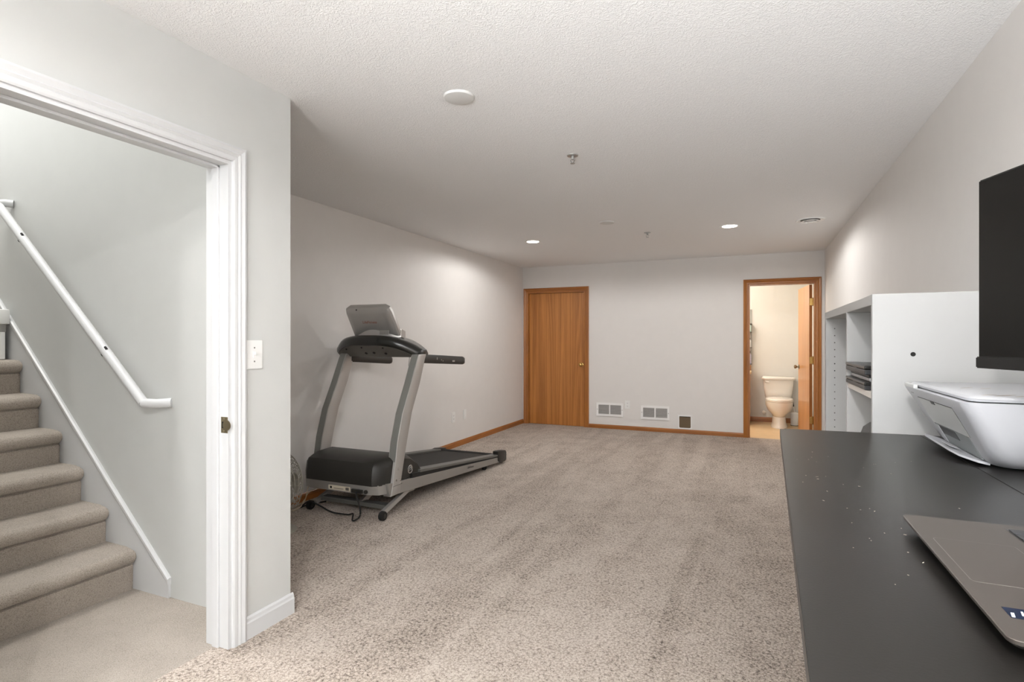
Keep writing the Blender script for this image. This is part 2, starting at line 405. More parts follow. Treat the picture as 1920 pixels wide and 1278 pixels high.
d1 = tag(bpy.data.objects.new('door_1', None), 'closed flush oak door in the corner of the end wall', kind='structure'); COL.objects.link(d1); d1.location = ((D1[0]+D1[1])/2, YF, 0)
casing_on_far(d1, D1[0], D1[1], 'oak_trim_h', 'oak_trim')
slab = finish(box(D1[0]+0.021, D1[1]-0.021, YF+0.022, YF+0.057, 0.003, HD-0.021, 0.002), 'door_slab', 'oak', d1)
knob(d1, (-2.378, YF+0.022, 0.935), (0, -1, 0))
finish(box(D1[0]+0.018, D1[1]-0.018, YF+0.058, YF+0.075, 0, HD-0.018), 'door_stop', 'oak_trim', d1)

d2 = tag(bpy.data.objects.new('door_2', None), 'oak bathroom door standing open beside the bookcase', kind='structure'); COL.objects.link(d2); d2.location = ((D2[0]+D2[1])/2, YF, 0)
casing_on_far(d2, D2[0], D2[1], 'oak_trim_h', 'oak_trim')
hx, hy = D2[1]-0.030, YF+WT+0.012; ang = R(6.0)
ux = Vector((-math.sin(ang), math.cos(ang), 0)); uy = Vector((-math.cos(ang), -math.sin(ang), 0))
def door_bm(a0, a1, t0, t1, z0, z1):
    b = NB(); add_box(b, 0, 1, 0, 1, 0, 1)
    for v in b.verts:
        p = Vector((hx, hy, 0)) + ux*(a0+v.co.x*(a1-a0)) + uy*(t0+v.co.y*(t1-t0)); v.co = Vector((p.x, p.y, z0+v.co.z*(z1-z0)))
    bmesh.ops.recalc_face_normals(b, faces=b.faces[:]); return b
leaf = finish(door_bm(0.0, 0.745, 0.0, 0.035, 0.015, HD-0.022), 'door_slab', 'oak_door_light', d2)
edge = finish(door_bm(-0.0015, 0.0, 0.001, 0.034, 0.016, HD-0.023), 'door_edge', 'oak_trim', d2)
kc = Vector((hx, hy, 0.925)) + ux*0.685 + uy*0.035; knob(d2, kc, uy, 'strike_metal')
kc = Vector((hx, hy, 0.925)) + ux*0.685; knob(d2, kc, -uy, 'strike_metal')
for hz in (0.26, 1.04, 1.80):
    hb = NB(); add_tube(hb, [(hx+0.006, hy-0.012, hz-0.045), (hx+0.006, hy-0.012, hz+0.045)], 0.008, 12)
    for e in (-0.05, 0.05): add_lathe(hb, [(0, -0.006), (0.009, 0), (0, 0.006)], (hx+0.006, hy-0.012, hz+e), (0, 0, 1), 10)
    add_box(hb, hx-0.030, hx+0.004, hy-0.006, hy-0.003, hz-0.045, hz+0.045)
    finish(hb, 'hinge', 'brass', d2, 40)

# white casing and jamb of the stair opening
t1 = tag(bpy.data.objects.new('trim_1', None), 'white moulded casing around the stair opening', kind='structure'); COL.objects.link(t1); t1.location = (XP, O1, 0)
w = 0.062; pr = casing_profile(w)
for s, ye in ((1, O1), (-1, O0)):
    finish(loft([[(XP+p*1.15, ye+s*a, 0) for a, p in pr], [(XP+p*1.15, ye+s*a, HD+a) for a, p in pr]]), 'casing_side', 'white_trim', t1)
finish(loft([[(XP+p*1.15, O0-a, HD+a) for a, p in pr], [(XP+p*1.15, O1+a, HD+a) for a, p in pr]]), 'casing_head', 'white_trim', t1)
finish(box(XPB-0.004, XP+0.002, O1-0.016, O1, 0, HD-0.016), 'jamb', 'white_trim', t1); finish(box(XPB-0.004, XP+0.002, O0, O0+0.016, 0, HD-0.016), 'jamb', 'white_trim', t1)
finish(box(XPB-0.004, XP+0.002, O0, O1, HD-0.016, HD), 'jamb_head', 'white_trim', t1)
bm = NB(); add_box(bm, -2.098, -2.062, O1-0.027, O1-0.016, 0, HD-0.016, 0.002); finish(bm, 'door_stop', 'white_trim', t1)
finish(box(-2.098, -2.062, O0+0.016, O1-0.016, HD-0.027, HD-0.016, 0.002), 'door_stop_head', 'white_trim', t1)
sp = finish(box(-2.052, -2.014, O1-0.0185, O1-0.015, 0.905, 0.972, 0.001), 'strike_plate', 'strike_metal', t1); sp['label'] = 'worn brass strike plate'
finish(lathe([(0.0, 0.0), (0.022, 0.0), (0.022, 0.003), (0, 0.003)], (-2.016, O1-0.0185, 0.938), (0, -1, 0), 18), 'strike_lip', 'strike_metal', sp)
finish(box(-2.045, -2.028, O1-0.0195, O1-0.0183, 0.925, 0.952), 'strike_hole', 'black_hole', sp)
for z in (0.913, 0.964): finish(lathe([(0.004, 0), (0.003, 0.0015), (0, 0.0016)], (-2.036, O1-0.0185, z), (0, -1, 0), 10), 'screw', 'strike_metal', sp)

# ------------------------------------------------------------------ stairs
NX = [-2.927, -3.156, -3.378, -3.581, -3.791, -3.986]
while len(NX) < 13: NX.append(NX[-1]-0.205)
NZ = [0.210, 0.404, 0.596, 0.783, 0.977, 1.176]
while len(NZ) < 13: NZ.append(NZ[-1]+0.194)
st = thing('staircase', 'beige carpeted staircase climbing behind the white cased opening', 'stairs', (-3.5, 1.3, 0))
Y0S, Y1S = O0-0.018, YS-0.0125
for k in range(13):
    zt = NZ[k]; zb = NZ[k-1]-0.02 if k else 0.0; xn = NX[k]; xb = (NX[k+1] if k < 12 else xn-1.2)-0.06
    r = 0.036
    pts = [(xn-0.030, zb), (xn-0.026, zt-2*r-0.010), (xn-0.034, zt-2*r-0.003), (xn-0.014, zt-2*r+0.004)]
    for a in range(-60, 91, 25): pts.append((xn-r+r*math.cos(R(a)), zt-r+r*math.sin(R(a))))
    pts += [(xb, zt+0.004), (xb, zb)]
    b = prism(pts, 1, Y0S, Y1S)
    bmesh.ops.bevel(b, geom=[e for e in b.edges if abs(e.verts[0].co.y-Y1S) < 1e-5 and abs(e.verts[1].co.y-Y1S) < 1e-5 and max(v.co.x for v in e.verts) > xn-0.03 and max(v.co.z for v in e.verts) > zt-0.09], offset=0.010, segments=2, affect='EDGES')
    finish(b, 'step', 'stair_carpet', st, 50)
# skirt board on the stair wall
skx = [(-2.688, 0.0), (-2.688, 0.095), (-3.182, 0.543), (-3.676, 1.000), (-4.18, 1.460), (-6.5, 3.60), (-6.5, 3.0), (-4.2, 0.9), (-3.2, 0.0)]
sk = struct('trim_2', prism(skx, 1, YS-0.012, YS), 'white_trim', label='white skirt board running up beside the stairs')
capl = [(-2.684, 0.098), (-3.182, 0.549), (-3.676, 1.006), (-4.18, 1.466), (-6.5, 3.606)]
b = NB()
rings = [[(x, YS, z-0.030), (x, YS-0.016, z-0.030), (x, YS-0.019, z-0.018), (x, YS-0.019, z-0.002), (x, YS-0.010, z+0.004), (x, YS, z+0.004)] for x, z in capl]
finish(add_loft(b, rings), 'skirt_cap', 'white_trim', sk)
# handrail
hr = thing('handrail', 'white round handrail mounted along the stairwell wall', 'handrail', (-2.8, YS, 0.97))
rp0, rp1 = Vector((-2.800, YS-0.062, 0.980)), Vector((-4.165, YS-0.062, 2.118))
cy = lambda p: [(p.x, p.y, p.z)]
finish(tube([tuple(rp0), tuple(rp0.lerp(rp1, .33)), tuple(rp0.lerp(rp1, .66)), tuple(rp1)], 0.0235, 16), 'rail', 'white_trim', hr, 40)
finish(tube([tuple(rp0), (rp0.x+0.07, YS-0.045, rp0.z-0.002), (rp0.x+0.125, YS-0.002, rp0.z+0.001)], 0.0235, 16), 'end_return', 'white_trim', hr, 40)
finish(tube([tuple(rp1), (rp1.x+0.03, YS-0.03, rp1.z+0.005), (rp1.x+0.045, YS-0.002, rp1.z+0.004)], 0.0235, 16), 'end_return', 'white_trim', hr, 40)
for t in (0.225, 0.80):
    c = rp0.lerp(rp1, t)
    br = finish(tube([(c.x, c.y, c.z-0.02), (c.x, c.y+0.02, c.z-0.05), (c.x, YS-0.002, c.z-0.055)], 0.006, 8), 'bracket', 'white_trim', hr, 40)
    d = (rp1-rp0).normalized(); n = Vector((-d.z, 0, d.x))
    for s, L2 in ((1, 0.010), (-1, 0.006)):
        q = c + n*(0.0225*-s) + Vector((0, -0.008, 0))
        finish(tube([tuple(q-d*L2), tuple(q+d*L2)], 0.006, 8), 'bracket_clip', 'rubber', br, 40)
# folded safety gate post higher up the stairs
g = thing('safety_gate_post', 'white gate post with a grey latch at the top left of the stairs', 'gate post', (-4.13, 1.79, NZ[5]))
finish(box(-4.215, -4.115, 1.772, 1.826, 1.392, 1.482, 0.008), 'post_head', 'white_plastic', g, 40)
finish(box(-4.200, -4.128, 1.780, 1.812, 1.345, 1.392, 0.003), 'latch', 'silver_light', g)
finish(box(-4.142, -4.126, 1.782, 1.806, NZ[5]+0.005, 1.345, 0.002), 'upright', 'white_plastic', g)
finish(box(-4.215, -4.150, 1.788, 1.804, NZ[5]+0.005, 1.340, 0.002), 'gate_panel', 'silver_dark', g)

# ------------------------------------------------------------------ switches, outlets, vents on walls
def plate(name, label, cat, n_axis, pos, w, h, kind, group=None):
    """n_axis: outward normal; pos: centre on the wall"""
    o = thing(name, label, cat, (pos[0], pos[1], pos[2]-h/2), group)
    nv = Vector(n_axis); tv = Vector((-nv.y, nv.x, 0))
    def bx(a0, a1, z0, z1, d0, d1, nm, mat, bev=0.0, par=o):
        b = box(0, 1, 0, 1, 0, 1)
        for v in b.verts:
            p = Vector(pos) + tv*(a0+v.co.x*(a1-a0)) + nv*(d0+v.co.y*(d1-d0)); v.co = Vector((p.x, p.y, pos[2]+z0+v.co.z*(z1-z0)))
        bmesh.ops.recalc_face_normals(b, faces=b.faces[:])
        if bev: bmesh.ops.bevel(b, geom=b.edges[:], offset=bev, segments=2, affect='EDGES')
        return finish(b, nm, mat, par)
    bx(-w/2, w/2, -h/2, h/2, 0, 0.006, 'cover_plate', 'white_plastic', 0.002)
    if kind == 'toggle':
        bx(-0.006, 0.006, -0.013, 0.013, 0.006, 0.008, 'toggle_slot', 'vent_white'); bx(-0.004, 0.004, 0.0, 0.012, 0.006, 0.018, 'toggle', 'white_plastic', 0.001)
        for z in (-0.030, 0.030): bx(-0.003, 0.003, z-0.003, z+0.003, 0.006, 0.0072, 'screw', 'vent_shadow')
    elif kind == 'outlet':
        for z in (-0.021, 0.021):
            f = bx(-0.016, 0.016, z-0.014, z+0.014, 0.006, 0.008, 'receptacle', 'vent_white', 0.001)
            for a in (-0.007, 0.007): bx(a-0.0015, a+0.0015, z-0.003, z+0.008, 0.008, 0.0084, 'slot', 'black_hole', 0, f)
            bx(-0.0025, 0.0025, z-0.010, z-0.006, 0.008, 0.0084, 'ground_hole', 'black_hole', 0, f)
    else:
        bx(-0.017, 0.017, -0.034, 0.034, 0.006, 0.009, 'insert', 'vent_white', 0.001)
    return o
plate('light_switch', 'white toggle light switch beside the stair opening', 'light switch', (1, 0, 0), (XP, 1.757, 1.231), 0.088, 0.126, 'toggle')
plate('wall_outlet', 'white duplex outlet low on the wall behind the treadmill, nearer the treadmill', 'outlet', (1, 0, 0), (XL, 5.80, 0.368), 0.080, 0.122, 'outlet', 'wall plates behind the treadmill')
plate('jack_plate', 'blank white wall plate just right of the outlet behind the treadmill', 'wall plate', (1, 0, 0), (XL, 6.085, 0.372), 0.075, 0.118, 'blank', 'wall plates behind the treadmill')
plate('wall_outlet', 'white outlet between the two vents on the end wall', 'outlet', (0, -1, 0), (-1.677, YF, 0.366), 0.072, 0.116, 'outlet')
def vent(x0, x1, z0, z1, label):
    o = thing('return_air_vent', label, 'vent', ((x0+x1)/2, YF, z0), 'wall vents')
    f = 0.030; mid = (x0+x1)/2
    bm = NB()
    for a, b_, c, d in ((x0, x1, z1-f, z1), (x0, x1, z0, z0+f), (x0, x0+f, z0+f, z1-f), (x1-f, x1, z0+f, z1-f), (mid-0.009, mid+0.009, z0+f, z1-f)): add_box(bm, a, b_, YF-0.014, YF-0.0005, c, d)
    finish(bm, 'frame', 'vent_white', o)
    finish(box(x0+0.02, x1-0.02, YF-0.002, YF-0.0008, z0+0.02, z1-0.02), 'backing', 'vent_shadow', o)
    for a, b_ in ((x0+f, mid-0.009), (mid+0.009, x1-f)):
        bm = NB(); n = 11
        for k in range(n):
            zc = z0+f+(k+0.5)*(z1-z0-2*f)/n
            add_prism(bm, [(YF-0.0115, zc-0.0052), (YF-0.0022, zc+0.0015), (YF-0.0022, zc+0.0025), (YF-0.0115, zc-0.0040)], 0, a, b_)
        finish(bm, 'louvres', 'vent_louvre_shaded', o)['kind'] = 'stuff'
    for xs in (x0+0.014, x1-0.014): finish(lathe([(0.005, 0), (0.003, 0.002), (0, 0.0021)], (xs, YF-0.014, (z0+z1)/2), (0, -1, 0), 8), 'screw', 'vent_shadow', o)
vent(-2.136, -1.738, 0.184, 0.380, 'white louvred vent next to the closed oak door')
vent(-1.482, -1.083, 0.172, 0.366, 'white louvred vent between the outlet and the pet flap')
pf = thing('pet_flap', 'small white framed pet flap with a brown door in the end wall', 'pet door', (-0.873, YF, 0.060))
x0, x1, z0, z1 = -0.970, -0.778, 0.060, 0.258; bm = NB()
add_prism(bm, [(x0, z0), (x1, z0), (x1, z1), (x0, z1)], 1, YF-0.014, YF-0.006, 0.004)
finish(bm, 'frame', 'vent_white', pf)
finish(add_loft(NB(), [rrect(x0+0.020, x1-0.020, z0+0.022, z1-0.018, 0.015, 0), rrect(x0+0.020, x1-0.020, z0+0.022, z1-0.018, 0.015, 1)]), 'flap', 'flap_brown', pf)
fl = pf.children[-1] if pf.children else None
for o in bpy.data.objects:
    if o.parent == pf and o.name.startswith('flap'):
        for v in o.data.vertices:
            wv = v.co + world_loc(pf); v.co = Vector((wv.x, YF-0.0165+wv.z*0.002, wv.y)) - world_loc(pf)
finish(box(x0+0.022, x1-0.022, YF-0.0175, YF-0.0145, z1-0.026, z1-0.018), 'hinge_bar', 'bezel_black', pf)

# ------------------------------------------------------------------ ceiling fittings
def downlight(x, y, power, label, visible=True, grp='recessed ceiling lights'):
    o = thing('recessed_light', label, 'ceiling light', (x, y, H), grp)
    finish(ring([(0.068, -0.001), (0.082, -0.004), (0.092, -0.004), (0.093, 0.0), (0.068, 0.0)], (x, y, H), (0, 0, 1), 40), 'trim_ring', 'white_plastic', o, 40)
    finish(lathe([(0.0, -0.0025), (0.070, -0.0025), (0.070, -0.001), (0.0, -0.001)], (x, y, H), (0, 0, 1), 40), 'lens', 'lamp_glow', o)
    d = bpy.data.lights.new('downlight_lamp', 'SPOT'); d.spot_size = R(175); d.spot_blend = 0.25; d.shadow_soft_size = 0.06; d.energy = power; d.color = (1.0, 0.985, 0.965)
    l = bpy.data.objects.new('downlight_lamp', d); COL.objects.link(l); l.parent = o; l.location = (0, 0, -0.012)
    return o
downlight(-2.339, 5.930, SPOTS['far_left'], 'lit recessed ceiling light nearer the treadmill wall')
downlight(-0.219, 5.919, SPOTS['far_right'], 'lit recessed ceiling light in front of the bathroom doorway')
downlight(-0.22, -0.40, SPOTS['near'], 'lit recessed ceiling light above the desk, out of view')
downlight(-1.30, -0.40, SPOTS['near']*0.5, 'added ceiling light outside the stair opening, out of view')  # unseen extra lamp, added to brighten the right wall
def fill_light(x, y, power, label):  # added bounce light for the whole room, shaped as a lamp on a stand
    o = thing('fill_lamp', label, 'fill lamp', (x, y, 0), 'added fill light behind the camera')
    finish(lathe([(0.15, 0), (0.15, 0.015), (0.03, 0.03), (0, 0.03)], (x, y, 0), (0, 0, 1), 28), 'base', 'bezel_black', o, 40)
    finish(tube([(x, y, 0.02), (x, y, 1.00)], 0.013, 12), 'pole', 'bezel_black', o, 40)
    finish(ring([(0.03, 0), (0.10, 0.05), (0.17, 0.12), (0.175, 0.12), (0.10, 0.04), (0.03, -0.01)], (x, y, 0.97), (0, 0, 1), 32), 'lamp_shade', 'white_plastic', o, 40)
    d = bpy.data.lights.new('fill_lamp_light', 'AREA'); d.shape = 'DISK'; d.size = 0.5; d.energy = power; d.spread = R(78); d.color = (0.97, 0.985, 1.0)
    l = bpy.data.objects.new('fill_lamp_light', d); COL.objects.link(l); l.parent = o; l.location = (0, 0.03, 1.10); l.rotation_euler = (R(135), 0, 0)
fill_light(0.15, -2.65, FILL_POWER, 'added fill light on a black stand behind the camera, out of view')
def disc(name, label, cat, x, y, r, h):
    return tag(finish(lathe([(0, -h), (r*0.80, -h), (r*0.95, -h*0.80), (r, -h*0.3), (r, 0), (0, 0)], (x, y, H), (0, 0, 1), 40), name, 'cover_plastic', None, 30), label, cat)
disc('ceiling_cover_plate', 'large blank white round cover on the ceiling near the partition', 'cover plate', -1.268, 2.268, 0.073, 0.012)
disc('ceiling_cover_plate', 'small blank white round cover on the ceiling left of the far sprinkler', 'cover plate', -1.299, 5.242, 0.073, 0.012)
def sprinkler(x, y, label):
    o = thing('fire_sprinkler', label, 'sprinkler', (x, y, H), 'ceiling sprinklers')
    finish(ring([(0.012, -0.006), (0.034, -0.005), (0.036, 0), (0.012, 0)], (x, y, H), (0, 0, 1), 24), 'escutcheon', 'sprinkler_metal', o, 40)
    finish(lathe([(0.009, -0.028), (0.009, 0.0)], (x, y, H), (0, 0, 1), 12), 'body', 'sprinkler_metal', o, 40)
    bm = NB()
    for s in (-1, 1): add_tube(bm, [(x+s*0.007, y, H-0.022), (x+s*0.013, y, H-0.034), (x+s*0.003, y, H-0.050)], 0.0025, 6)
    finish(bm, 'yoke', 'sprinkler_metal', o, 40)
    bm = lathe([(0, -0.053), (0.014, -0.053), (0.014, -0.050), (0, -0.050)], (x, y, H), (0, 0, 1), 20); finish(bm, 'deflector', 'sprinkler_metal', o)
sprinkler(-1.025, 3.267, 'chrome ceiling sprinkler in the middle of the room')
sprinkler(-1.030, 5.918, 'small chrome ceiling sprinkler between the two lit lamps')
av = thing('ceiling_air_diffuser', 'round white ceiling air diffuser with rings near the right wall', 'vent', (0.494, 5.914, H))
finish(ring([(0.085, -0.004), (0.118, -0.010), (0.122, -0.006), (0.124, 0), (0.085, 0)], (0.494, 5.914, H), (0, 0, 1), 40), 'outer_ring', 'white_plastic', av, 40)
for r_, z_ in ((0.078, -0.020), (0.050, -0.026)):
    finish(ring([(r_-0.022, z_+0.012), (r_, z_), (r_+0.006, z_+0.003), (r_-0.016, z_+0.016)], (0.494, 5.914, H), (0, 0, 1), 40), 'cone_ring', 'white_plastic', av, 40)
finish(lathe([(0, -0.030), (0.022, -0.030), (0.026, -0.024), (0.0, -0.018)], (0.494, 5.914, H), (0, 0, 1), 24), 'centre_cap', 'white_plastic', av, 40)
finish(lathe([(0, -0.002), (0.09, -0.002), (0.09, 0), (0, 0)], (0.494, 5.914, H), (0, 0, 1), 32), 'throat', 'vent_shadow', av)

# ------------------------------------------------------------------ treadmill
TX0, TX1 = -3.20, -2.42
tm = thing('treadmill', 'grey and black folding treadmill with its motor hood facing the camera', 'treadmill', (-2.81, 4.25, 0))
def both(fn):
    fn(TX1, -1); fn(TX0, 1)
# side frames, foot rails
def side(xo, s):
    a, b_ = sorted((xo, xo+s*0.045))
    finish(prism([(3.28, 0.255), (3.74, 0.215), (5.20, 0.082), (5.22, 0.028), (3.456, 0.150), (3.30, 0.165)], 0, a, b_, 0.003), 'side_frame', 'silver_light', tm)
    a, b_ = sorted((xo-s*0.002, xo+s*0.085))
    finish(prism([(3.70, 0.273), (5.18, 0.112), (5.18, 0.092), (3.70, 0.250)], 0, a, b_, 0.004), 'foot_rail', 'silver_dark', tm)
    a, b_ = sorted((xo+s*0.004, xo+s*0.060))
    finish(prism([(3.60, 0.262), (5.18, 0.100), (5.18, 0.078), (3.60, 0.222)], 0, a, b_), 'rail_gap', 'rubber', tm)
    a, b_ = sorted((xo-s*0.012, xo+s*0.058))
    ct = 0.0 if s < 0 else 0.030
    finish(prism([(5.14, 0.148-ct), (5.18, 0.152-ct), (5.32, 0.134-ct), (5.345, 0.112-ct), (5.345, 0.040), (5.32, 0.018), (5.20, 0.020), (5.15, 0.050)], 0, a, b_, 0.010), 'end_cap', 'black_plastic', tm, 40)
    finish(lathe([(0, -0.015), (0.026, -0.015), (0.026, 0.015), (0, 0.015)], (xo+s*0.05, 4.93, 0.027), (1, 0, 0), 16), 'rear_foot', 'rubber', tm, 40)
    # upright: bent box section
    F = [(1.185, 3.680, 3.787), (1.146, 3.657, 3.767), (0.955, 3.569, 3.692), (0.742, 3.460, 3.582), (0.533, 3.395, 3.518), (0.395, 3.371, 3.480), (0.258, 3.342, 3.443), (0.155, 3.310, 3.430)]
    pts = [(f, z) for z, f, bk in F] + [(bk, z) for z, f, bk in F[::-1]]
    a, b_ = sorted((xo+s*-0.004, xo+s*0.066))
    up = finish(prism(pts, 0, a, b_, 0.006), 'upright', 'silver_paint', tm, 30)
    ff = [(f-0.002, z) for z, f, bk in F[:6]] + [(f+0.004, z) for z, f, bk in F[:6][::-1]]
    finish(prism(ff, 0, a+0.008, b_-0.008), 'front_shade', 'front_shade_grey', up)  # thin strip painting the upright's front face as if in shade
    for (y, z) in ((3.40, 0.34), (3.375, 0.262), (3.425, 0.252)):
        finish(lathe([(0.008, 0), (0.007, 0.004), (0, 0.005)], (xo-s*0.004, y, z), (-s, 0, 0), 10), 'bolt', 'chrome', up)
    if s < 0:
        finish(box(a-0.001, b_+0.0015, 3.335, 3.450, 0.222, 0.2245), 'seam', 'silver_dark', up)
both(side)
finish(loft([[(TX0+0.08, y, z), (TX1-0.08, y, z), (TX1-0.08, y, z-0.028), (TX0+0.08, y, z-0.028)] for y, z in ((3.60, 0.265), (4.4, 0.178), (5.20, 0.092))]), 'running_belt', 'belt', tm)
finish(loft([[(TX0+0.05, y, z), (TX1-0.05, y, z), (TX1-0.05, y, z-0.04), (TX0+0.05, y, z-0.04)] for y, z in ((3.50, 0.225), (5.20, 0.062))]), 'deck', 'rubber', tm)
finish(tube([(TX0+0.05, 5.235, 0.075), (TX1-0.05, 5.235, 0.075)], 0.030, 16), 'rear_roller', 'belt', tm, 40)
# motor hood, lofted across x
rings = []
hc, hw = (TX0+TX1)/2, (TX1-TX0)/2-0.020
for sx in (-1.0, -0.985, -0.93, -0.82, -0.5, 0, 0.5, 0.82, 0.93, 0.985, 1.0):
    k = max(0.0, (abs(sx)-0.80)/0.20)**2.2; yo = 0.085*k; zo = 0.035*k
    x = hc+hw*sx; top = 0.435-zo
    rings.append([(x, 3.205+yo, 0.245), (x, 3.203+yo, 0.30), (x, 3.215+yo, 0.375-zo*0.5), (x, 3.232+yo, 0.402-zo), (x, 3.275+yo, 0.420-zo), (x, 3.36, top), (x, 3.48, top+0.004), (x, 3.60, top-0.025), (x, 3.69, 0.335-zo*0.5), (x, 3.745, 0.262), (x, 3.735, 0.225), (x, 3.45, 0.240)])
hood = finish(loft(rings), 'motor_hood', 'black_plastic', tm, 35)
finish(loft([[(x, y0, 0.250), (x, y0+0.004, 0.180), (x, 3.44, 0.158), (x, 3.44, 0.245)] for x, y0 in ((hc-hw, 3.285), (hc-hw+0.03, 3.232), (hc-hw+0.10, 3.206), (hc+hw-0.10, 3.206), (hc+hw-0.03, 3.232), (hc+hw, 3.285))]), 'base_pan', 'silver_light', tm, 30)
# emblem
em = finish(ring([(0.026, 0.0), (0.034, 0.0), (0.034, 0.005), (0.030, 0.007), (0.026, 0.005)], (TX1-0.020, 3.585, 0.298), (1, 0, 0), 28), 'emblem', 'chrome', tm, 40)
finish(lathe([(0, 0), (0.027, 0), (0.027, 0.003), (0, 0.003)], (TX1-0.020, 3.585, 0.298), (1, 0, 0), 28), 'emblem_disc', 'black_gloss', em)
finish(tube(curve_pts([(TX1-0.016, 3.565, 0.285), (TX1-0.016, 3.580, 0.312), (TX1-0.016, 3.602, 0.310), (TX1-0.016, 3.588, 0.292)]), 0.004, 6), 'emblem_mark', 'chrome', em, 40)
Mr = Matrix.Translation(Vector((TX1+0.0012, 4.55, 0.115))) @ Matrix(((0, 0, 1, 0), (1, 0, 0, 0), (0, 1, 0, 0), (0, 0, 0, 1))) @ Matrix.Rotation(R(-4.6), 4, 'Z')
text_mesh('rail_lettering', 'LifeFitness', 0.030, 'black_plastic', tm, Mr)
# labels, power socket
lb = finish(box(-2.90, -2.70, 3.203, 3.206, 0.190, 0.222), 'warning_label', 'label_paper', tm)
finish(box(-2.885, -2.868, 3.2022, 3.2032, 0.198, 0.214), 'label_mark', 'black_hole', lb); finish(box(-2.85, -2.76, 3.2022, 3.2032, 0.200, 0.204), 'label_mark', 'grey_plastic', lb); finish(box(-2.74, -2.71, 3.2022, 3.2032, 0.196, 0.216), 'label_mark', 'grey_plastic', lb)
finish(box(-2.680, -2.585, 3.190, 3.207, 0.188, 0.216, 0.003), 'power_inlet', 'black_plastic', tm)
finish(lathe([(0.014, 0), (0.014, 0.012), (0, 0.013)], (-2.555, 3.206, 0.204), (0, -1, 0), 14), 'power_switch', 'black_plastic', tm)
cord = curve_pts([(-2.63, 3.19, 0.200), (-2.60, 3.155, 0.185), (-2.565, 3.15, 0.10), (-2.575, 3.155, 0.035), (-2.615, 3.13, 0.012), (-2.645, 3.17, 0.045), (-2.70, 3.18, 0.030), (-2.85, 3.18, 0.030), (-2.98, 3.20, 0.055), (-3.08, 3.20, 0.075), (-3.14, 3.20, 0.045), (-3.185, 3.215, 0.014), (-3.19, 3.27, 0.012), (-3.16, 3.36, 0.012), (-3.12, 3.42, 0.012)])
finish(tube(cord, 0.006, 8), 'power_cord', 'rubber', tm, 60)
finish(tube(curve_pts([(-3.12, 3.235, 0.190), (-3.125, 3.222, 0.150), (-3.135, 3.212, 0.080), (-3.16, 3.195, 0.030), (-3.19, 3.165, 0.006), (-3.195, 3.14, 0.006)]), 0.0035, 6), 'hanging_cable', 'cream_cable', tm, 60)
# lift frame under the hood
def rect_bar(bm, p, q, w_, h_):
    p, q = Vector(p), Vector(q); d = q-p; u, v = frame_for(d)
    rg = [[c+u*a*w_/2+v*e*h_/2 for a, e in ((-1, -1), (1, -1), (1, 1), (-1, 1))] for c in (p, q)]
    return add_loft(bm, rg)
lf = finish(rect_bar(NB(), (-2.46, 3.62, 0.150), (-2.455, 3.255, 0.045), 0.028, 0.034), 'lift_arm', 'silver_paint', tm)
finish(rect_bar(NB(), (-3.10, 3.62, 0.150), (-3.105, 3.285, 0.045), 0.028, 0.034), 'lift_arm', 'silver_paint', tm)
finish(box(-3.09, -2.47, 3.33, 3.40, 0.050, 0.082, 0.004), 'cross_bar', 'silver_dark', tm)
finish(box(-2.484, -2.444, 3.58, 3.66, 0.118, 0.175, 0.004), 'pivot_bracket', 'silver_light', tm)
finish(rect_bar(NB(), (-2.72, 3.36, 0.07), (-2.70, 3.58, 0.19), 0.03, 0.04), 'lift_motor', 'silver_paint', tm)
for x in (-2.440, -3.115):
    wh = finish(lathe([(0, -0.018), (0.030, -0.018), (0.034, -0.012), (0.034, 0.012), (0.030, 0.018), (0, 0.018)], (x, 3.245, 0.034), (1, 0, 0), 24), 'front_wheel', 'rubber', tm, 40)
    finish(lathe([(0.0, -0.021), (0.016, -0.021), (0.016, 0.021), (0, 0.021)], (x, 3.245, 0.034), (1, 0, 0), 16), 'wheel_hub', 'black_plastic', wh, 40)
# console tray
cx, chw = -2.852, 0.402
def cons(sx, part):
    a = abs(sx); x = cx+chw*sx
    yf = 3.555+0.150*a**2.4; zt = 1.338-(0.085 if sx < 0 else 0.108)*a**3.0; yb = 3.86
    rim = 0.085-0.012*a
    if part == 'rim':
        return [(x, yf+0.010, zt-rim), (x, yf-0.004, zt-rim+0.018), (x, yf-0.004, zt-0.024), (x, yf+0.012, zt-0.006), (x, yf+0.045, zt), (x, yb-0.03, zt-0.006), (x, yb, zt-0.04), (x, yb, zt-rim)]
    zb = 1.160; zr = zt-rim+0.003
    return [(x, yf+0.012, zr), (x, yb-0.01, zr), (x, yb-0.02, zb), (x, min(yf+0.14, 3.72), zb)]
N_ = [-1+2*k/28 for k in range(29)]
rr = [cons(sx*0.995, 'rim') for sx in N_]
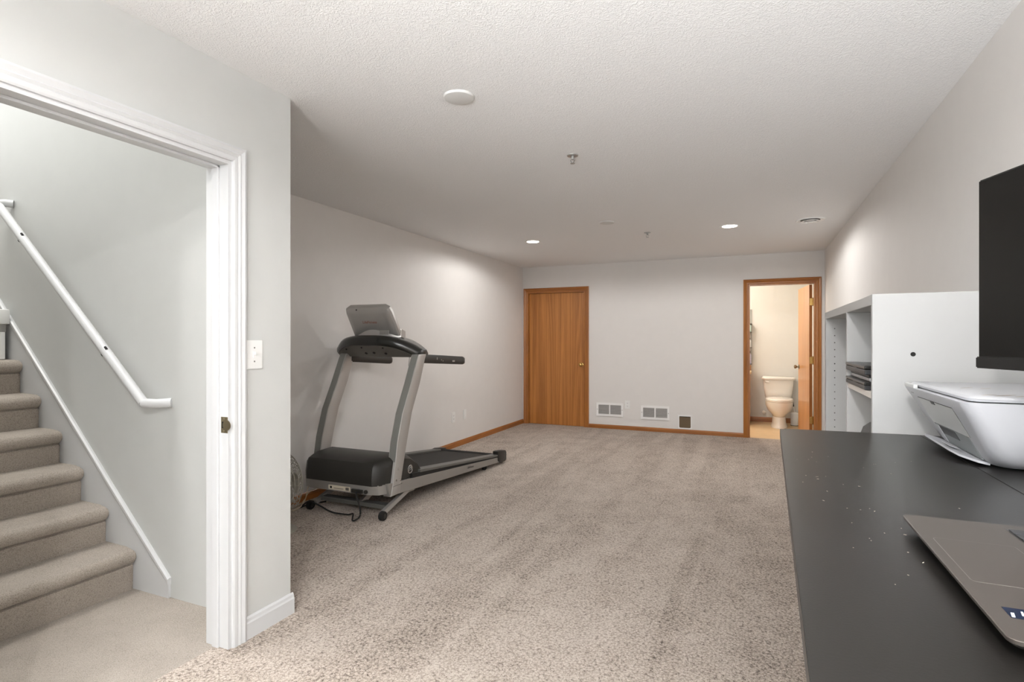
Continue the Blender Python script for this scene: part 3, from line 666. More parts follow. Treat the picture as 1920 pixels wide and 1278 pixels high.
# close ends softly
def shrink(ring, f, dx):
    c = sum((Vector(p) for p in ring), Vector())/len(ring); return [tuple(c+(Vector(p)-c)*f+Vector((dx, 0, 0))) for p in ring]
rr = [shrink(rr[0], 0.55, -0.022), shrink(rr[0], 0.85, -0.014)] + rr + [shrink(rr[-1], 0.85, 0.014), shrink(rr[-1], 0.55, 0.022)]
finish(loft(rr), 'console_tray', 'black_gloss', tm, 50)
ru = [cons(sx*0.97, 'under') for sx in N_]
und = finish(loft(ru), 'console_underside', 'grey_plastic', tm, 30)
for sx in (-0.62, -0.14, 0.36):
    p = Vector(cons(sx, 'under')[0])+Vector((0, 0.022, -0.020)); finish(lathe([(0, 0), (0.007, 0), (0.007, 0.004), (0, 0.004)], p, (0, -0.65, -0.75), 10), 'screw_hole', 'black_hole', und)
for sx, dz in ((-0.15, 0.0), (0.06, 0.012), (0.32, 0.0)):
    q = cons(sx, 'under'); p = Vector(q[3]).lerp(Vector(q[0]), 0.32+dz*4); finish(lathe([(0, -0.002), (0.012, -0.002), (0.012, 0.004), (0, 0.004)], p, (0, -0.6, -0.8), 10), 'screw_hole', 'black_hole', und)
# handle arms
for x, y1, nm in ((-2.452, 4.47, 'r'), (-3.155, 4.33, 'l')):
    rg = []
    for y, zc, s_ in ((3.74, 1.150, 1), (y1-0.05, 1.113, 1), (y1-0.015, 1.111, 0.85), (y1, 1.110, 0.5)):
        rg.append([(x+px*0.026*s_, y, zc+pz*0.036*s_) for px, pz in ((-1, -.6), (-.6, -1), (.6, -1), (1, -.6), (1, .6), (.6, 1), (-.6, 1), (-1, .6))])
    arm = finish(loft(rg), 'handle_arm', 'black_plastic', tm, 40)
    if nm == 'r':
        for y, dz, w_, h_ in ((3.965, 0.006, 0.010, 0.020), (4.035, -0.004, 0.010, 0.010), (4.060, -0.012, 0.010, 0.010), (4.24, -0.010, 0.040, 0.014)):
            zc = 1.150-0.037*(y-3.74)/0.7+dz
            finish(box(x+0.0262, x+0.0275, y-w_/2, y+w_/2, zc-h_/2, zc+h_/2), 'worn_print', 'silver_light', arm)
# display head
hd = Vector((-2.865, 3.74, 1.335)); lean = R(33)
def hp(a, h_, d_):     # across, up along the head, depth (negative towards the camera side = back of head)
    return (hd.x+a, hd.y-math.sin(lean)*h_+math.cos(lean)*d_*1.0, hd.z+math.cos(lean)*h_+math.sin(lean)*d_)
def head_ring(inset, d_):
    out = []; Ht = 0.285
    pts = [(-0.225+inset, 0.0+inset), (0.235-inset, 0.0+inset), (0.232-inset, Ht*0.80), (0.222-inset, Ht*0.92-inset*0.5), (0.185-inset, Ht-inset), (-0.165+inset, Ht-inset), (-0.205+inset, Ht*0.93-inset*0.5), (-0.215+inset, Ht*0.80)]
    return [hp(a, h_, d_) for a, h_ in pts]
head = finish(loft([head_ring(0.012, 0.030), head_ring(0.0, 0.022), head_ring(0.0, 0.0), head_ring(0.010, -0.018), head_ring(0.045, -0.034), head_ring(0.065, -0.034)]), 'display_head', 'silver_paint', tm, 28)
finish(loft([head_ring(0.020, 0.0302), head_ring(0.020, 0.0325)]), 'display_screen', 'screen_black', head)
for a, h_ in ((-0.085, 0.262), (0.115, 0.250)): finish(lathe([(0, 0), (0.006, 0), (0.006, 0.004), (0, 0.004)], hp(a, h_, -0.022), (0, -math.cos(lean), -math.sin(lean)), 10), 'screw_hole', 'black_hole', head)
nk = []
for k in range(-8, 9):
    t = k/8; a = t*0.232; y = 3.66+0.075*t*t; nk.append((hd.x+a+0.005, y))
ringb = [(x, y, 1.320) for x, y in nk] + [(x, 3.80, 1.320) for x, y in nk[::-1]]
ringt = [(x, y+0.010, 1.400-0.012*abs(k-8)/8) for k, (x, y) in enumerate(nk)] + [(x, 3.80, 1.37) for x, y in nk[::-1]]
neck = finish(loft([ringb, ringt]), 'display_neck', 'silver_paint', tm, 40)
finish(box(hd.x+0.075, hd.x+0.165, 3.668, 3.676, 1.345, 1.375, 0.002), 'neck_label', 'silver_light', neck)
Mx = Matrix.Translation(Vector(hp(0.005, 0.150, -0.0348))) @ Matrix(((1, 0, 0, 0), (0, -math.sin(lean), -math.cos(lean), 0), (0, math.cos(lean), -math.sin(lean), 0), (0, 0, 0, 1)))
text_mesh('logo_text', 'LifeFitness', 0.034, 'red_print', head, Mx, shear=0.25)
finish(tube([(-2.52, 3.70, 1.16), (-2.515, 3.68, 1.10), (-2.495, 3.66, 1.05)], 0.003, 6), 'safety_key_cord', 'silver_light', tm)

# ------------------------------------------------------------------ fan beside the treadmill
FC = Vector((-2.935, 2.853, 0.325)); fa = Vector((math.sin(R(17)), math.cos(R(17)), 0)); FR = 0.185
fan = thing('desk_fan', 'round pale grey floor fan half hidden by the partition corner', 'fan', (FC.x, FC.y, 0))
u, w_ = frame_for(fa)
for nm, dd, sgn in (('rear_grille', -0.05, -1), ('front_grille', 0.05, 1)):
    bm = NB()
    for r_ in (FR, FR*0.90, FR*0.76, FR*0.62, FR*0.48, FR*0.36): torus(bm, FC+fa*(dd*(1-(r_/FR)**3)), fa, r_, 0.0024, 40, 5)
    for k in range(24):
        d = u*math.cos(2*math.pi*k/24)+w_*math.sin(2*math.pi*k/24)
        add_tube(bm, [FC+fa*(dd*(1-t**3))+d*FR*t for t in (0.25, 0.5, 0.75, 1.0)], 0.0016, 4)
    finish(bm, nm, 'fan_grey', fan, 60)
finish(add_lathe(NB(), [(0, -0.13), (0.045, -0.13), (0.055, -0.11), (0.055, -0.05), (0, -0.05)], FC, fa, 24), 'motor_housing', 'fan_grey', fan, 40)
finish(add_lathe(NB(), [(0, 0.055), (0.045, 0.052), (0.050, 0.046), (0, 0.046)], FC, fa, 24), 'grille_cap', 'fan_grey', fan, 40)
for k in range(4):
    bm = NB(); a0 = k*math.pi/2; rg = []
    for t in (0.2, 0.5, 0.85):
        pa, pb = a0-0.5*t, a0+0.45*t
        f = lambda a, o: FC+(u*math.cos(a)+w_*math.sin(a))*FR*t+fa*o
        rg.append([f(pa, -0.018), f(pb, 0.018), f(pb, 0.0205), f(pa, -0.0155)])
    finish(add_loft(bm, rg), 'blade', 'fan_grey', fan, 40)
finish(tube([FC-fa*0.09+Vector((0, 0, -0.05)), (FC.x-fa.x*0.09, FC.y-fa.y*0.09, 0.03)], 0.016, 14), 'stand', 'fan_grey', fan, 40)
finish(lathe([(0.13, 0.0), (0.135, 0.010), (0.10, 0.028), (0.02, 0.040), (0, 0.040)], (FC.x-fa.x*0.09, FC.y-fa.y*0.09, 0.0), (0, 0, 1), 32), 'base', 'fan_grey', fan, 40)
finish(tube(curve_pts([(-2.95, 2.74, 0.02), (-3.05, 2.66, 0.006), (-3.10, 2.52, 0.006), (-3.12, 2.38, 0.006)]), 0.0035, 6), 'power_cord', 'cream_cable', fan, 60)
tag(finish(tube(curve_pts([(-3.28, 2.60, 0.006), (-3.24, 2.95, 0.006), (-3.245, 3.24, 0.006), (-3.285, 3.36, 0.025), (-3.303, 3.46, 0.072), (-3.303, 3.80, 0.074)]), 0.0035, 6), 'loose_cable', 'cream_cable', None, 60), 'cream cable running along the oak baseboard behind the treadmill', 'cable')

# ------------------------------------------------------------------ bathroom
TXC = 0.352
to = thing('toilet', 'white two piece toilet with closed lid seen through the doorway', 'toilet', (TXC, 9.3, 0))
def ell(cx_, cy_, rx, ry, z, n=28, back=None):
    out = []
    for k in range(n):
        a = 2*math.pi*k/n; x = cx_+rx*math.cos(a); y = cy_+ry*math.sin(a)
        if back is not None: y = min(y, back)
        out.append((x, y, z))
    return out
finish(loft([ell(TXC, 9.20, 0.112, 0.235, 0.0), ell(TXC, 9.20, 0.116, 0.235, 0.02), ell(TXC, 9.22, 0.098, 0.215, 0.06), ell(TXC, 9.22, 0.090, 0.205, 0.17)]), 'pedestal', 'toilet_white', to, 50)
finish(loft([ell(TXC, 9.22, 0.088, 0.205, 0.16), ell(TXC, 9.19, 0.105, 0.225, 0.20), ell(TXC, 9.165, 0.160, 0.255, 0.26), ell(TXC, 9.155, 0.186, 0.268, 0.33), ell(TXC, 9.155, 0.190, 0.272, 0.385), ell(TXC, 9.155, 0.180, 0.262, 0.392)]), 'bowl', 'toilet_white', to, 50)
finish(loft([ell(TXC, 9.155, 0.186, 0.268, 0.392, back=9.36), ell(TXC, 9.155, 0.192, 0.273, 0.398, back=9.36), ell(TXC, 9.155, 0.192, 0.273, 0.408, back=9.36), ell(TXC, 9.155, 0.184, 0.266, 0.413, back=9.36)]), 'seat', 'toilet_white', to, 50)
finish(loft([ell(TXC, 9.155, 0.186, 0.266, 0.414, back=9.375), ell(TXC, 9.155, 0.190, 0.270, 0.420, back=9.375), ell(TXC, 9.158, 0.182, 0.262, 0.434, back=9.375), ell(TXC, 9.165, 0.14, 0.21, 0.440, back=9.375)]), 'seat_lid', 'toilet_white', to, 50)
finish(loft([rrect(TXC-0.165, TXC+0.165, 9.42, 9.64, 0.04, 0.385), rrect(TXC-0.185, TXC+0.185, 9.41, 9.65, 0.05, 0.43), rrect(TXC-0.205, TXC+0.205, 9.405, 9.655, 0.05, 0.55), rrect(TXC-0.212, TXC+0.212, 9.40, 9.66, 0.05, 0.69)]), 'tank', 'toilet_white', to, 50)
finish(loft([rrect(TXC-0.225, TXC+0.225, 9.385, 9.67, 0.05, 0.69), rrect(TXC-0.235, TXC+0.235, 9.375, 9.675, 0.055, 0.70), rrect(TXC-0.235, TXC+0.235, 9.375, 9.675, 0.055, 0.722), rrect(TXC-0.222, TXC+0.222, 9.388, 9.668, 0.05, 0.735)]), 'tank_lid', 'toilet_white', to, 50)
finish(tube([(TXC-0.175, 9.400, 0.662), (TXC-0.172, 9.378, 0.662), (TXC-0.130, 9.372, 0.655)], [0.014, 0.010, 0.009], 10), 'flush_handle', 'toilet_white', to, 50)
finish(lathe([(0.0, 0), (0.028, 0), (0.028, 0.05), (0.014, 0.06), (0, 0.06)], (TXC-0.20, BY1-0.02, 0.16), (0, -1, 0), 14), 'supply_valve', 'toilet_white', to, 50)
br = thing('toilet_brush', 'white toilet brush holder on the floor right of the toilet', 'toilet brush', (0.575, 9.43, 0))
finish(lathe([(0.052, 0), (0.056, 0.006), (0.056, 0.17), (0.050, 0.185), (0.030, 0.195), (0, 0.195)], (0.575, 9.43, 0.006), (0, 0, 1), 24), 'holder', 'white_plastic', br, 50)
finish(lathe([(0.058, 0), (0.058, 0.006), (0, 0.006)], (0.575, 9.43, 0), (0, 0, 1), 24), 'base', 'rubber', br, 50)
finish(tube([(0.575, 9.43, 0.19), (0.560, 9.43, 0.30)], 0.007, 8), 'rod', 'white_plastic', br); finish(tube([(0.560, 9.43, 0.29), (0.545, 9.43, 0.395)], 0.010, 8), 'handle', 'rubber', br)
vx1 = -0.048
va = thing('vanity', 'oak bathroom vanity end glimpsed at the left of the toilet', 'vanity', (-0.45, 9.43, 0))
finish(box(-0.92, vx1, 9.19, BY1-0.001, 0.085, 0.785), 'cabinet_body', 'oak_door_light', va); finish(box(-0.90, vx1-0.02, 9.25, BY1-0.001, 0, 0.085), 'toe_kick', 'oak_trim', va)
for x0, x1 in ((-0.90, -0.50), (-0.48, vx1-0.02)):
    dd = finish(box(x0, x1, 9.172, 9.19, 0.12, 0.60, 0.004), 'cabinet_door', 'oak_door_light', va); knob(dd, ((x1-0.05) if x0 < -0.6 else x0+0.05, 9.172, 0.52), (0, -1, 0))
finish(box(-0.94, vx1+0.018, 9.165, BY1-0.001, 0.785, 0.820, 0.006), 'countertop', 'bath_floor', va)
finish(box(-0.94, vx1+0.012, BY1-0.022, BY1-0.001, 0.820, 0.905, 0.004), 'backsplash', 'oak_door_light', va)
ws = thing('wall_shelf_rack', 'narrow grey wall rack of toiletries above the vanity', 'shelf rack', (-0.15, 9.60, 0.915))
for z in (0.918, 1.18, 1.42, 1.56): finish(box(-0.30, -0.022, 9.52, BY1-0.001, z, z+0.010, 0.002), 'shelf', 'grey_plastic', ws)
for x in (-0.295, -0.030):
    finish(box(x-0.004, x+0.004, BY1-0.010, BY1-0.001, 0.915, 1.800), 'rail', 'bin_grey', ws)
finish(box(-0.30, -0.022, BY1-0.006, BY1-0.001, 1.57, 1.80, 0.001), 'back_panel', 'bin_grey', ws)
tag(finish(box(-0.28, -0.032, 9.53, 9.66, 1.431, 1.552, 0.02, 3), 'folded_towel', 'mint', None, 40), 'folded mint towel on the rack above the vanity', 'towel')
for x, z, h_, mt, lab in ((-0.060, 1.191, 0.15, 'white_plastic', 'white toiletry bottle on the middle rack shelf, near the right end'), (-0.058, 0.929, 0.20, 'lavender', 'lavender toiletry bottle on the lowest rack shelf, near the right end'), (-0.125, 0.929, 0.17, 'white_plastic', 'white toiletry bottle on the lowest rack shelf, behind the door frame')):
    o = thing('toiletry_bottle', lab, 'bottle', (x, 9.58, z), 'toiletries on the bathroom rack')
    finish(lathe([(0.026, 0), (0.027, 0.01), (0.027, h_*0.7), (0.012, h_*0.8), (0.012, h_*0.84), (0, h_*0.84)], (x, 9.58, z), (0, 0, 1), 16), 'body', mt, o, 40)
    finish(lathe([(0.014, h_*0.84), (0.014, h_), (0, h_)], (x, 9.58, z), (0, 0, 1), 12), 'cap', 'rubber', o, 40)
bl = thing('bathroom_lamp', 'frosted bar lamp above the bathroom vanity, out of view', 'lamp', (-0.62, 9.60, 2.02))
finish(box(-0.92, -0.32, 9.655, 9.679, 2.00, 2.09, 0.004), 'mount', 'chrome', bl); finish(tube([(-0.90, 9.60, 2.03), (-0.34, 9.60, 2.03)], 0.045, 16), 'shade', 'bath_lamp_glow', bl)
d = bpy.data.lights.new('bathroom_lamp_light', 'AREA'); d.shape = 'RECTANGLE'; d.size = 0.6; d.size_y = 0.15; d.energy = 7.5; d.color = (1.0, 0.975, 0.94)
l = bpy.data.objects.new('bathroom_lamp_light', d); COL.objects.link(l); l.parent = bl; l.location = (0.0, -0.10, -0.06); l.rotation_euler = (R(-40), 0, 0)
d = bpy.data.lights.new('bathroom_ceiling_light', 'POINT'); d.energy = 10; d.shadow_soft_size = 0.14; d.color = (1.0, 0.98, 0.95)
cl = thing('bathroom_ceiling_lamp', 'round glass ceiling lamp inside the bathroom, out of view', 'lamp', (-0.45, 8.75, H))
finish(lathe([(0.0, -0.09), (0.08, -0.075), (0.13, -0.035), (0.14, 0.0), (0, 0)], (-0.45, 8.75, H), (0, 0, 1), 28), 'bowl', 'bath_lamp_glow', cl, 40)
l = bpy.data.objects.new('bathroom_ceiling_light', d); COL.objects.link(l); l.parent = cl; l.location = (0, 0, -0.24)

# ------------------------------------------------------------------ bookcase
bx0, bx1, by0, by1, bzt = 0.3136, XR-0.016, 1.870, 3.020, 1.426
bc = thing('bookcase', 'low white bookcase with peg holes standing between desk and bathroom door', 'bookcase', ((bx0+bx1)/2, (by0+by1)/2, 0))
finish(box(bx0, bx1, by0+0.019, by1, bzt-0.031, bzt, 0.0015), 'top_board', 'shelf_white', bc)
e = finish(box(bx0, bx1, by0, by0+0.018, 0, bzt, 0.0015), 'side_panel', 'shelf_white', bc)
finish(lathe([(0, 0), (0.0062, 0), (0.0062, 0.0012), (0, 0.0012)], (0.411, by0, 1.2535), (0, -1, 0), 16), 'cam_hole', 'black_hole', e)
e2 = finish(box(bx0, bx1, 2.978, 3.018, 0, bzt-0.031, 0.0015), 'side_panel', 'shelf_white', bc)
dv = finish(box(bx0, bx1, 2.340, 2.358, 0, bzt-0.031, 0.0015), 'divider', 'shelf_white', bc)
finish(box(bx1-0.006, bx1, by0+0.01, by1-0.01, 0.02, bzt-0.01), 'back_board', 'shelf_white', bc)
for k in range(30):
    z = bzt-0.031-0.046-k*0.0330
    if z > 0.45: finish(lathe([(0, 0), (0.0028, 0), (0.0028, 0.0008), (0, 0.0008)], (0.3495, 2.978, z), (0, -1, 0), 8), 'peg_hole', 'peg_hole' if k not in (5, 6) else 'black_hole', e2)
finish(box(bx0+0.003, bx1, by0+0.018, 2.340, 1.121, 1.140, 0.001), 'shelf', 'shelf_edge', bc)
finish(box(bx0+0.003, bx1, by0+0.018, 2.340, 0.880, 0.899, 0.001), 'shelf', 'shelf_edge', bc)
finish(box(bx0+0.003, bx1, 2.358, 2.978, 0.700, 0.719, 0.001), 'shelf', 'shelf_edge', bc)
finish(box(bx0+0.003, bx1, by0+0.018, 2.978, 0.03, 0.07, 0.001), 'bottom_board', 'shelf_white', bc)
z = 1.1408
for k, (dx, y0, y1, h_, mt, lab) in enumerate(((-0.004, 1.965, 2.335, 0.024, 'laptop_black', 'black closed laptop at the bottom of the stack on the bookcase shelf'), (0.010, 1.975, 2.318, 0.021, 'laptop_edge', 'thin silver edged closed laptop in the middle of the stack'), (-0.004, 1.962, 2.335, 0.028, 'laptop_black', 'thick black closed laptop on top of the stack on the bookcase shelf'))):
    o = thing('closed_laptop', lab, 'laptop', (0.44, 2.15, z), 'closed laptops on the bookcase')
    finish(box(bx0+dx, bx0+dx+0.255, y0, y1, z, z+h_*0.58, 0.003), 'base', 'laptop_dark' if mt != 'laptop_edge' else 'laptop_edge', o)
    finish(box(bx0+dx-0.001, bx0+dx+0.255, y0, y1, z+h_*0.62, z+h_, 0.003), 'lid', mt if mt != 'laptop_edge' else 'laptop_dark', o)
    finish(tube([(bx0+dx+0.243, y0+0.04, z+h_*0.6), (bx0+dx+0.243, y1-0.04, z+h_*0.6)], 0.005, 8), 'hinge', 'rubber', o)
    finish(box(bx0+dx+0.001, bx0+dx+0.01, y0+0.15, y1-0.15, z+h_*0.56, z+h_*0.64), 'latch', 'silver_dark', o)
    z += h_+0.0006
# ribbed object on the lower shelf
rb = thing('ribbed_pouch', 'dark grey ribbed rounded pouch with a black top on the lower bookcase shelf', 'pouch', (0.41, 2.13, 0.899))
rings = []
for k, (s_, zz) in enumerate(((0.80, 0.0), (0.95, 0.02), (1.0, 0.06), (0.98, 0.10), (0.90, 0.128), (0.72, 0.146), (0.45, 0.154))):
    rg = []
    for j in range(48):
        a = 2*math.pi*j/48; rib = 1+0.022*math.cos(24*a); rg.append((0.418+0.098*s_*rib*math.cos(a), 2.10+0.105*s_*rib*math.sin(a), 0.8995+zz*0.86))
    rings.append(rg)
finish(loft(rings), 'body', 'ribbed_grey', rb, 60)
finish(lathe([(0.040, 0.150), (0.043, 0.160), (0.030, 0.172), (0, 0.174)], (0.418, 2.08, 0.880), (0, 0, 1), 20), 'top_cap', 'rubber', rb, 50)

# ------------------------------------------------------------------ standing desk
DZ = 1.030
dk = thing('standing_desk', 'black standing desk running along the right wall', 'desk', (0.43, 0.7, 0))
def desk_board(pts, nm, r=0.0, rc=()):
    b = prism(pts, 2, DZ-0.022, DZ)
    if rc:
        es = [e for e in b.edges if abs(e.verts[0].co.z-e.verts[1].co.z) > 0.01 and any((Vector((e.verts[0].co.x, e.verts[0].co.y))-Vector(c)).length < 1e-4 for c in rc)]
        bmesh.ops.bevel(b, geom=es, offset=r, segments=5, affect='EDGES')
    es = [e for e in b.edges if all(abs(v.co.z-DZ) < 1e-6 for v in e.verts)]
    bmesh.ops.bevel(b, geom=es, offset=0.0007, segments=2, affect='EDGES')
    return finish(b, nm, 'desk_black', dk)
xe = lambda y: 0.0722-(1.83-y)*0.0242
desk_board([(xe(1.826), 1.826), (0.4205, 1.851), (0.4205, -0.62), (xe(-0.62), -0.62)], 'desk_board', 0.012, ((xe(1.826), 1.826), (xe(-0.62), -0.62)))
desk_board([(0.4213, 1.851), (0.806, 1.860), (0.806, -0.62), (0.4213, -0.62)], 'desk_board')
for y in (1.50, -0.25):
    finish(box(0.40, 0.47, y-0.035, y+0.035, 0.03, 0.60, 0.004), 'leg', 'desk_steel', dk); finish(box(0.41, 0.46, y-0.026, y+0.026, 0.60, 0.99, 0.003), 'leg_inner', 'desk_steel', dk)
    finish(box(0.12, 0.78, y-0.035, y+0.035, 0.0, 0.03, 0.006), 'foot', 'desk_steel', dk); finish(box(0.14, 0.76, y-0.025, y+0.025, 0.985, DZ-0.022, 0.003), 'top_bracket', 'desk_steel', dk)
finish(box(0.41, 0.46, -0.25, 1.50, 0.945, 0.985, 0.003), 'cross_beam', 'desk_steel', dk)
bm = NB()
for _ in range(46):
    t = random.random(); y = 0.75+0.75*t+random.gauss(0, 0.06); x = 0.10+0.05*(1-t)+random.gauss(0, 0.03)
    if random.random() < 0.3: x, y = random.uniform(0.08, 0.38), random.uniform(0.5, 1.5)
    a = random.random()*3.14; L_ = random.choice((0.0005, 0.0006, 0.0009, 0.0016)); w2 = 0.00045
    if 0.06 < x < 0.19 or y > 1.05:
        add_prism(bm, [(x+math.cos(a)*L_*i-math.sin(a)*w2*j, y+math.sin(a)*L_*i+math.cos(a)*w2*j) for i, j in ((-1, -1), (1, -1), (1, 1), (-1, 1))], 2, DZ, DZ+0.00025)
o = finish(bm, 'dust_specks', 'label_paper', dk); o['kind'] = 'stuff'

# laptop
lp = thing('open_laptop', 'open silver grey laptop on the black desk in the near right corner', 'laptop', (0.33, 0.80, DZ))
lz0, lz1 = DZ+0.009, DZ+0.0175
base = finish(loft([rrect(0.214, 0.446, 0.616, 0.991, 0.008, lz0), rrect(0.2085, 0.4500, 0.6105, 0.9965, 0.010, lz0+0.0045), rrect(0.2080, 0.4505, 0.6100, 0.9970, 0.010, lz1-0.0006), rrect(0.2088, 0.4497, 0.6108, 0.9962, 0.0095, lz1)]), 'base', 'laptop_metal', lp, 30)
bm = prism([(0.226, 0.979), (0.436, 0.979), (0.436, 0.628), (0.226, 0.628)], 2, DZ+0.0035, lz0+0.001); finish(bm, 'bottom_cover', 'laptop_dark', lp)
for x, y in ((0.24, 0.96), (0.42, 0.97), (0.235, 0.645), (0.415, 0.648)): finish(box(x-0.008, x+0.008, y-0.012, y+0.012, DZ+0.0002, DZ+0.0038, 0.001), 'rubber_foot', 'rubber', lp)
ld = finish(loft([rrect(0.2195, 0.300, 0.745, 0.893, 0.006, lz1-0.0002), rrect(0.2195, 0.300, 0.745, 0.893, 0.006, lz1+0.0003)]), 'touchpad_rim', 'touchpad_rim', lp)
finish(loft([rrect(0.2203, 0.2992, 0.7458, 0.8922, 0.0055, lz1-0.0002), rrect(0.2203, 0.2992, 0.7458, 0.8922, 0.0055, lz1+0.0004)]), 'touchpad', 'laptop_metal', lp)
kb = finish(box(0.3150, 0.4230, 0.640, 0.974, lz1-0.001, lz1+0.0002), 'keyboard_well', 'laptop_black', lp)
for r_ in range(6):
    for c_ in range(16):
        x = 0.3175+r_*0.0176; y = 0.6425+c_*0.0206
        finish(box(x, x+0.0150, y, y+0.0180, lz1, lz1+0.0016, 0.0005, 1), 'key', 'key_black', kb)
sr = R(-35)
lid = finish(loft([[(0.4475+dx, 0.615, lz1+zz), (0.4475+dx, 1.001, lz1+zz), (0.4535+dx, 1.001, lz1+zz), (0.4535+dx, 0.615, lz1+zz)] for dx, zz in ((0.0, 0.001), (0.150, 0.178))]), 'lid', 'laptop_metal', lp)
finish(loft([[(0.4468+dx, 0.622, lz1+zz), (0.4468+dx, 0.994, lz1+zz), (0.4476+dx, 0.994, lz1+zz), (0.4476+dx, 0.622, lz1+zz)] for dx, zz in ((0.0065, 0.010), (0.1435, 0.172))]), 'screen', 'screen_black', lid)
sk_ = finish(prism([(0.2245, 0.660), (0.2545, 0.661), (0.2545, 0.685), (0.2245, 0.684)], 2, lz1, lz1+0.0003), 'sticker', 'sticker_blue', lp); sk_['label'] = 'dark blue sticker with white print'
for a, b_, w2 in ((0.2255, 0.662, 0.0025), (0.2345, 0.668, 0.0016), (0.2385, 0.668, 0.0016), (0.2445, 0.668, 0.0016)):
    finish(prism([(a, b_), (a+w2, b_), (a+w2+0.002, b_+0.010), (a+0.002, b_+0.010)], 2, lz1+0.0003, lz1+0.0005), 'sticker_print', 'sticker_white', sk_)

lp.scale = (1, 0.922, 1); lp.location = (0.313, 0.748, DZ)

# printer
pn = thing('printer', 'white inkjet printer with its output flap open on the desk', 'printer', (0.53, 1.57, DZ))
rings = []
for z, x0, x1, y0, y1, r_ in ((DZ+0.001, 0.462, 0.650, 1.432, 1.720, 0.03), (DZ+0.006, 0.450, 0.660, 1.408, 1.742, 0.035), (DZ+0.016, 0.440, 0.668, 1.390, 1.758, 0.035), (DZ+0.036, 0.428, 0.676, 1.372, 1.772, 0.032), (DZ+0.070, 0.410, 0.682, 1.358, 1.784, 0.03), (DZ+0.105, 0.392, 0.686, 1.348, 1.794, 0.028), (DZ+0.135, 0.375, 0.690, 1.342, 1.802, 0.026), (DZ+0.140, 0.374, 0.690, 1.341, 1.803, 0.026)):
    rings.append(rrect(x0, x1, y0, y1, r_, z, 6))
finish(loft(rings), 'body', 'printer_white', pn, 50)
finish(loft([rrect(0.392, 0.686, 1.352, 1.795, 0.024, DZ+0.1395), rrect(0.392, 0.686, 1.352, 1.795, 0.024, DZ+0.1425)]), 'lid_gap', 'bezel_black', pn)
finish(loft([rrect(0.388, 0.692, 1.344, 1.800, 0.026, DZ+0.1425), rrect(0.386, 0.693, 1.342, 1.801, 0.026, DZ+0.148), rrect(0.390, 0.690, 1.346, 1.798, 0.024, DZ+0.1515)]), 'scanner_lid', 'printer_white', pn, 50)
finish(box(0.374, 0.384, 1.700, 1.790, DZ+0.139, DZ+0.1495, 0.002), 'control_strip', 'printer_grey', pn)
# features on the sloping front: face plane x = xf(z)
xf = lambda z: 0.4100-(z-(DZ+0.070))*0.5285 if z > DZ+0.07 else 0.4100+((DZ+0.070)-z)*0.53
def on_front(y0, y1, z0, z1, d0, d1, nm, mat, par=pn):
    rg = []
    for y in (y0, y1): rg.append([(xf(z0)-d0, y, z0), (xf(z1)-d0, y, z1), (xf(z1)-d1, y, z1), (xf(z0)-d1, y, z0)])
    return finish(loft(rg), nm, mat, par)
ad = on_front(1.440, 1.700, DZ+0.058, DZ+0.118, -0.002, 0.0012, 'access_door', 'printer_grey')
on_front(1.440, 1.700, DZ+0.1180, DZ+0.1192, -0.002, 0.0013, 'door_seam', 'bezel_black', ad); on_front(1.4385, 1.440, DZ+0.058, DZ+0.118, -0.002, 0.0008, 'door_seam', 'silver_dark', ad)
on_front(1.565, 1.592, DZ+0.112, DZ+0.119, 0.001, 0.0022, 'door_notch', 'laptop_dark', ad)
on_front(1.720, 1.745, DZ+0.126, DZ+0.1275, 0.0, 0.0008, 'brand_mark', 'silver_dark')
sl = on_front(1.452, 1.690, DZ+0.012, DZ+0.057, -0.004, 0.0014, 'output_slot', 'printer_slot')
on_front(1.660, 1.688, DZ+0.014, DZ+0.054, 0.001, 0.003, 'paper_guide', 'printer_white', sl)
on_front(1.54, 1.655, DZ+0.036, DZ+0.055, 0.001, 0.0022, 'slot_shade', 'laptop_dark', sl)
FL = [(0.4280, 1.438, DZ+0.012), (0.4080, 1.480, DZ+0.016), (0.4000, 1.520, DZ+0.020), (0.3960, 1.690, DZ+0.026), (0.3985, 1.700, DZ+0.026), (0.4420, 1.716, DZ+0.012), (0.4480, 1.438, DZ+0.008)]
finish(loft([FL, [(x, y, z-0.0045) for x, y, z in FL]]), 'output_flap', 'printer_white', pn)
FL2 = [(0.4080, 1.540, DZ+0.0225), (0.4080, 1.600, DZ+0.0232), (0.4230, 1.600, DZ+0.0195), (0.4230, 1.540, DZ+0.0185)]
finish(loft([FL2, [(x, y, z+0.001) for x, y, z in FL2]]), 'flap_tab', 'printer_white', pn)
bm = NB()
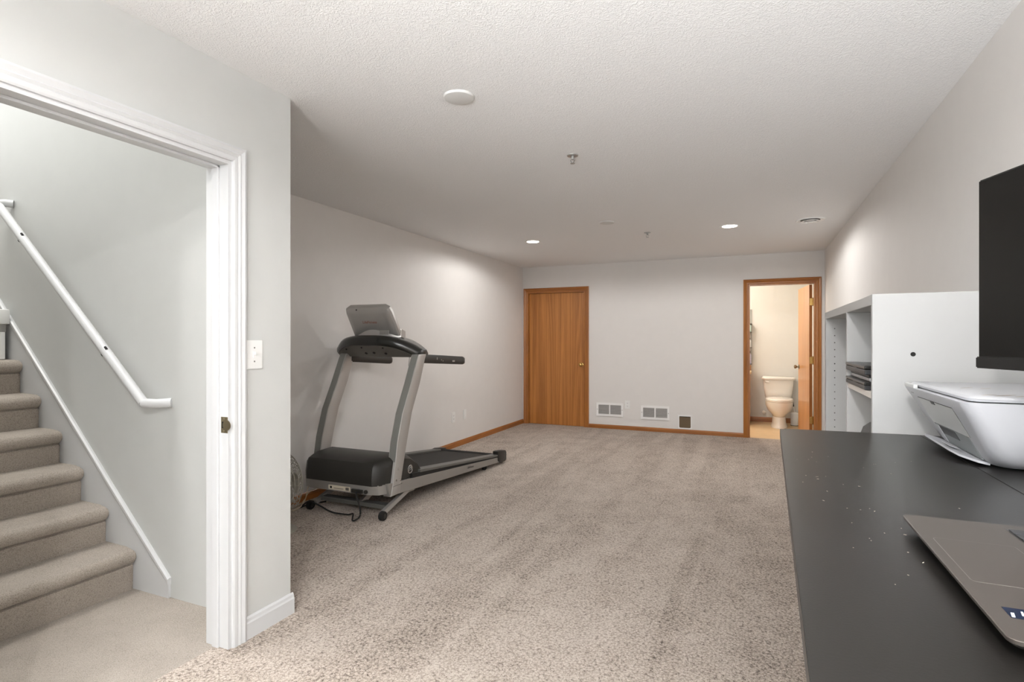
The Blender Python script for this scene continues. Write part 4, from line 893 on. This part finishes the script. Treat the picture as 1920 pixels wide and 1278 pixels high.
for x, y, L_, w2, a in ((0.435, 1.405, 0.020, 0.004, 0.7), (0.450, 1.395, 0.012, 0.003, 0.7), (0.462, 1.405, 0.030, 0.006, 0.75), (0.485, 1.395, 0.020, 0.004, 0.8), (0.455, 1.60, 0.02, 0.004, 0.75), (0.490, 1.60, 0.018, 0.004, 0.75)):
    add_prism(bm, [(x+math.cos(a)*L_*i-math.sin(a)*w2*j, y+math.sin(a)*L_*i+math.cos(a)*w2*j) for i, j in ((-1, -.5), (0, -1), (1, -.3), (1, .3), (0, 1), (-1, .5))], 2, DZ+0.1513, DZ+0.1517)
finish(bm, 'lid_stripes', 'printer_mark', pn)['kind'] = 'stuff'  # brownish stripes coloured onto the scanner lid

# monitor
mo = thing('monitor', 'large black monitor with a dark screen held above the desk and printer', 'monitor', (0.50, 1.05, 1.2385))
dm = Vector((math.sin(R(18.7)), -math.cos(R(18.7)), 0)); nm_ = Vector((-math.cos(R(18.7)), -math.sin(R(18.7)), 0)); mp = Vector((0.3975, 1.336, 0))
def mon(a0, a1, z0, z1, d0, d1, nm, mat, bev=0.0, par=mo):
    b = box(0, 1, 0, 1, 0, 1)
    for v in b.verts:
        p = mp + dm*(a0+v.co.x*(a1-a0)) + nm_*(d0+v.co.y*(d1-d0)); v.co = Vector((p.x, p.y, z0+v.co.z*(z1-z0)))
    bmesh.ops.recalc_face_normals(b, faces=b.faces[:])
    if bev: bmesh.ops.bevel(b, geom=b.edges[:], offset=bev, segments=2, affect='EDGES')
    return finish(b, nm, mat, par)
mon(0, 0.612, 1.242, 1.600, -0.012, 0.0, 'panel', 'bezel_black', 0.0025)
mon(0.004, 0.608, 1.262, 1.596, -0.001, 0.0008, 'screen', 'screen_black')
mon(-0.003, 0.615, 1.2385, 1.2605, -0.014, 0.003, 'chin', 'bezel_black', 0.002)
mon(0.10, 0.512, 1.30, 1.54, -0.050, -0.012, 'rear_housing', 'bezel_black', 0.01)
pa = mp + dm*0.306 + nm_*(-0.050)
mon(0.256, 0.356, 1.37, 1.47, -0.062, -0.050, 'mount_plate', 'bezel_black', 0.003)
finish(tube([(pa.x, pa.y, 1.42), (pa.x+0.10, pa.y+0.05, 1.42)], 0.016, 12), 'mount_arm', 'bezel_black', mo, 40)
finish(tube([(pa.x+0.10, pa.y+0.05, 1.42), (XR-0.022, pa.y+0.02, 1.42)], 0.014, 12), 'mount_arm', 'bezel_black', mo, 40)
finish(box(XR-0.022, XR-0.0005, pa.y-0.04, pa.y+0.08, 1.33, 1.51, 0.003), 'wall_bracket', 'bezel_black', mo)
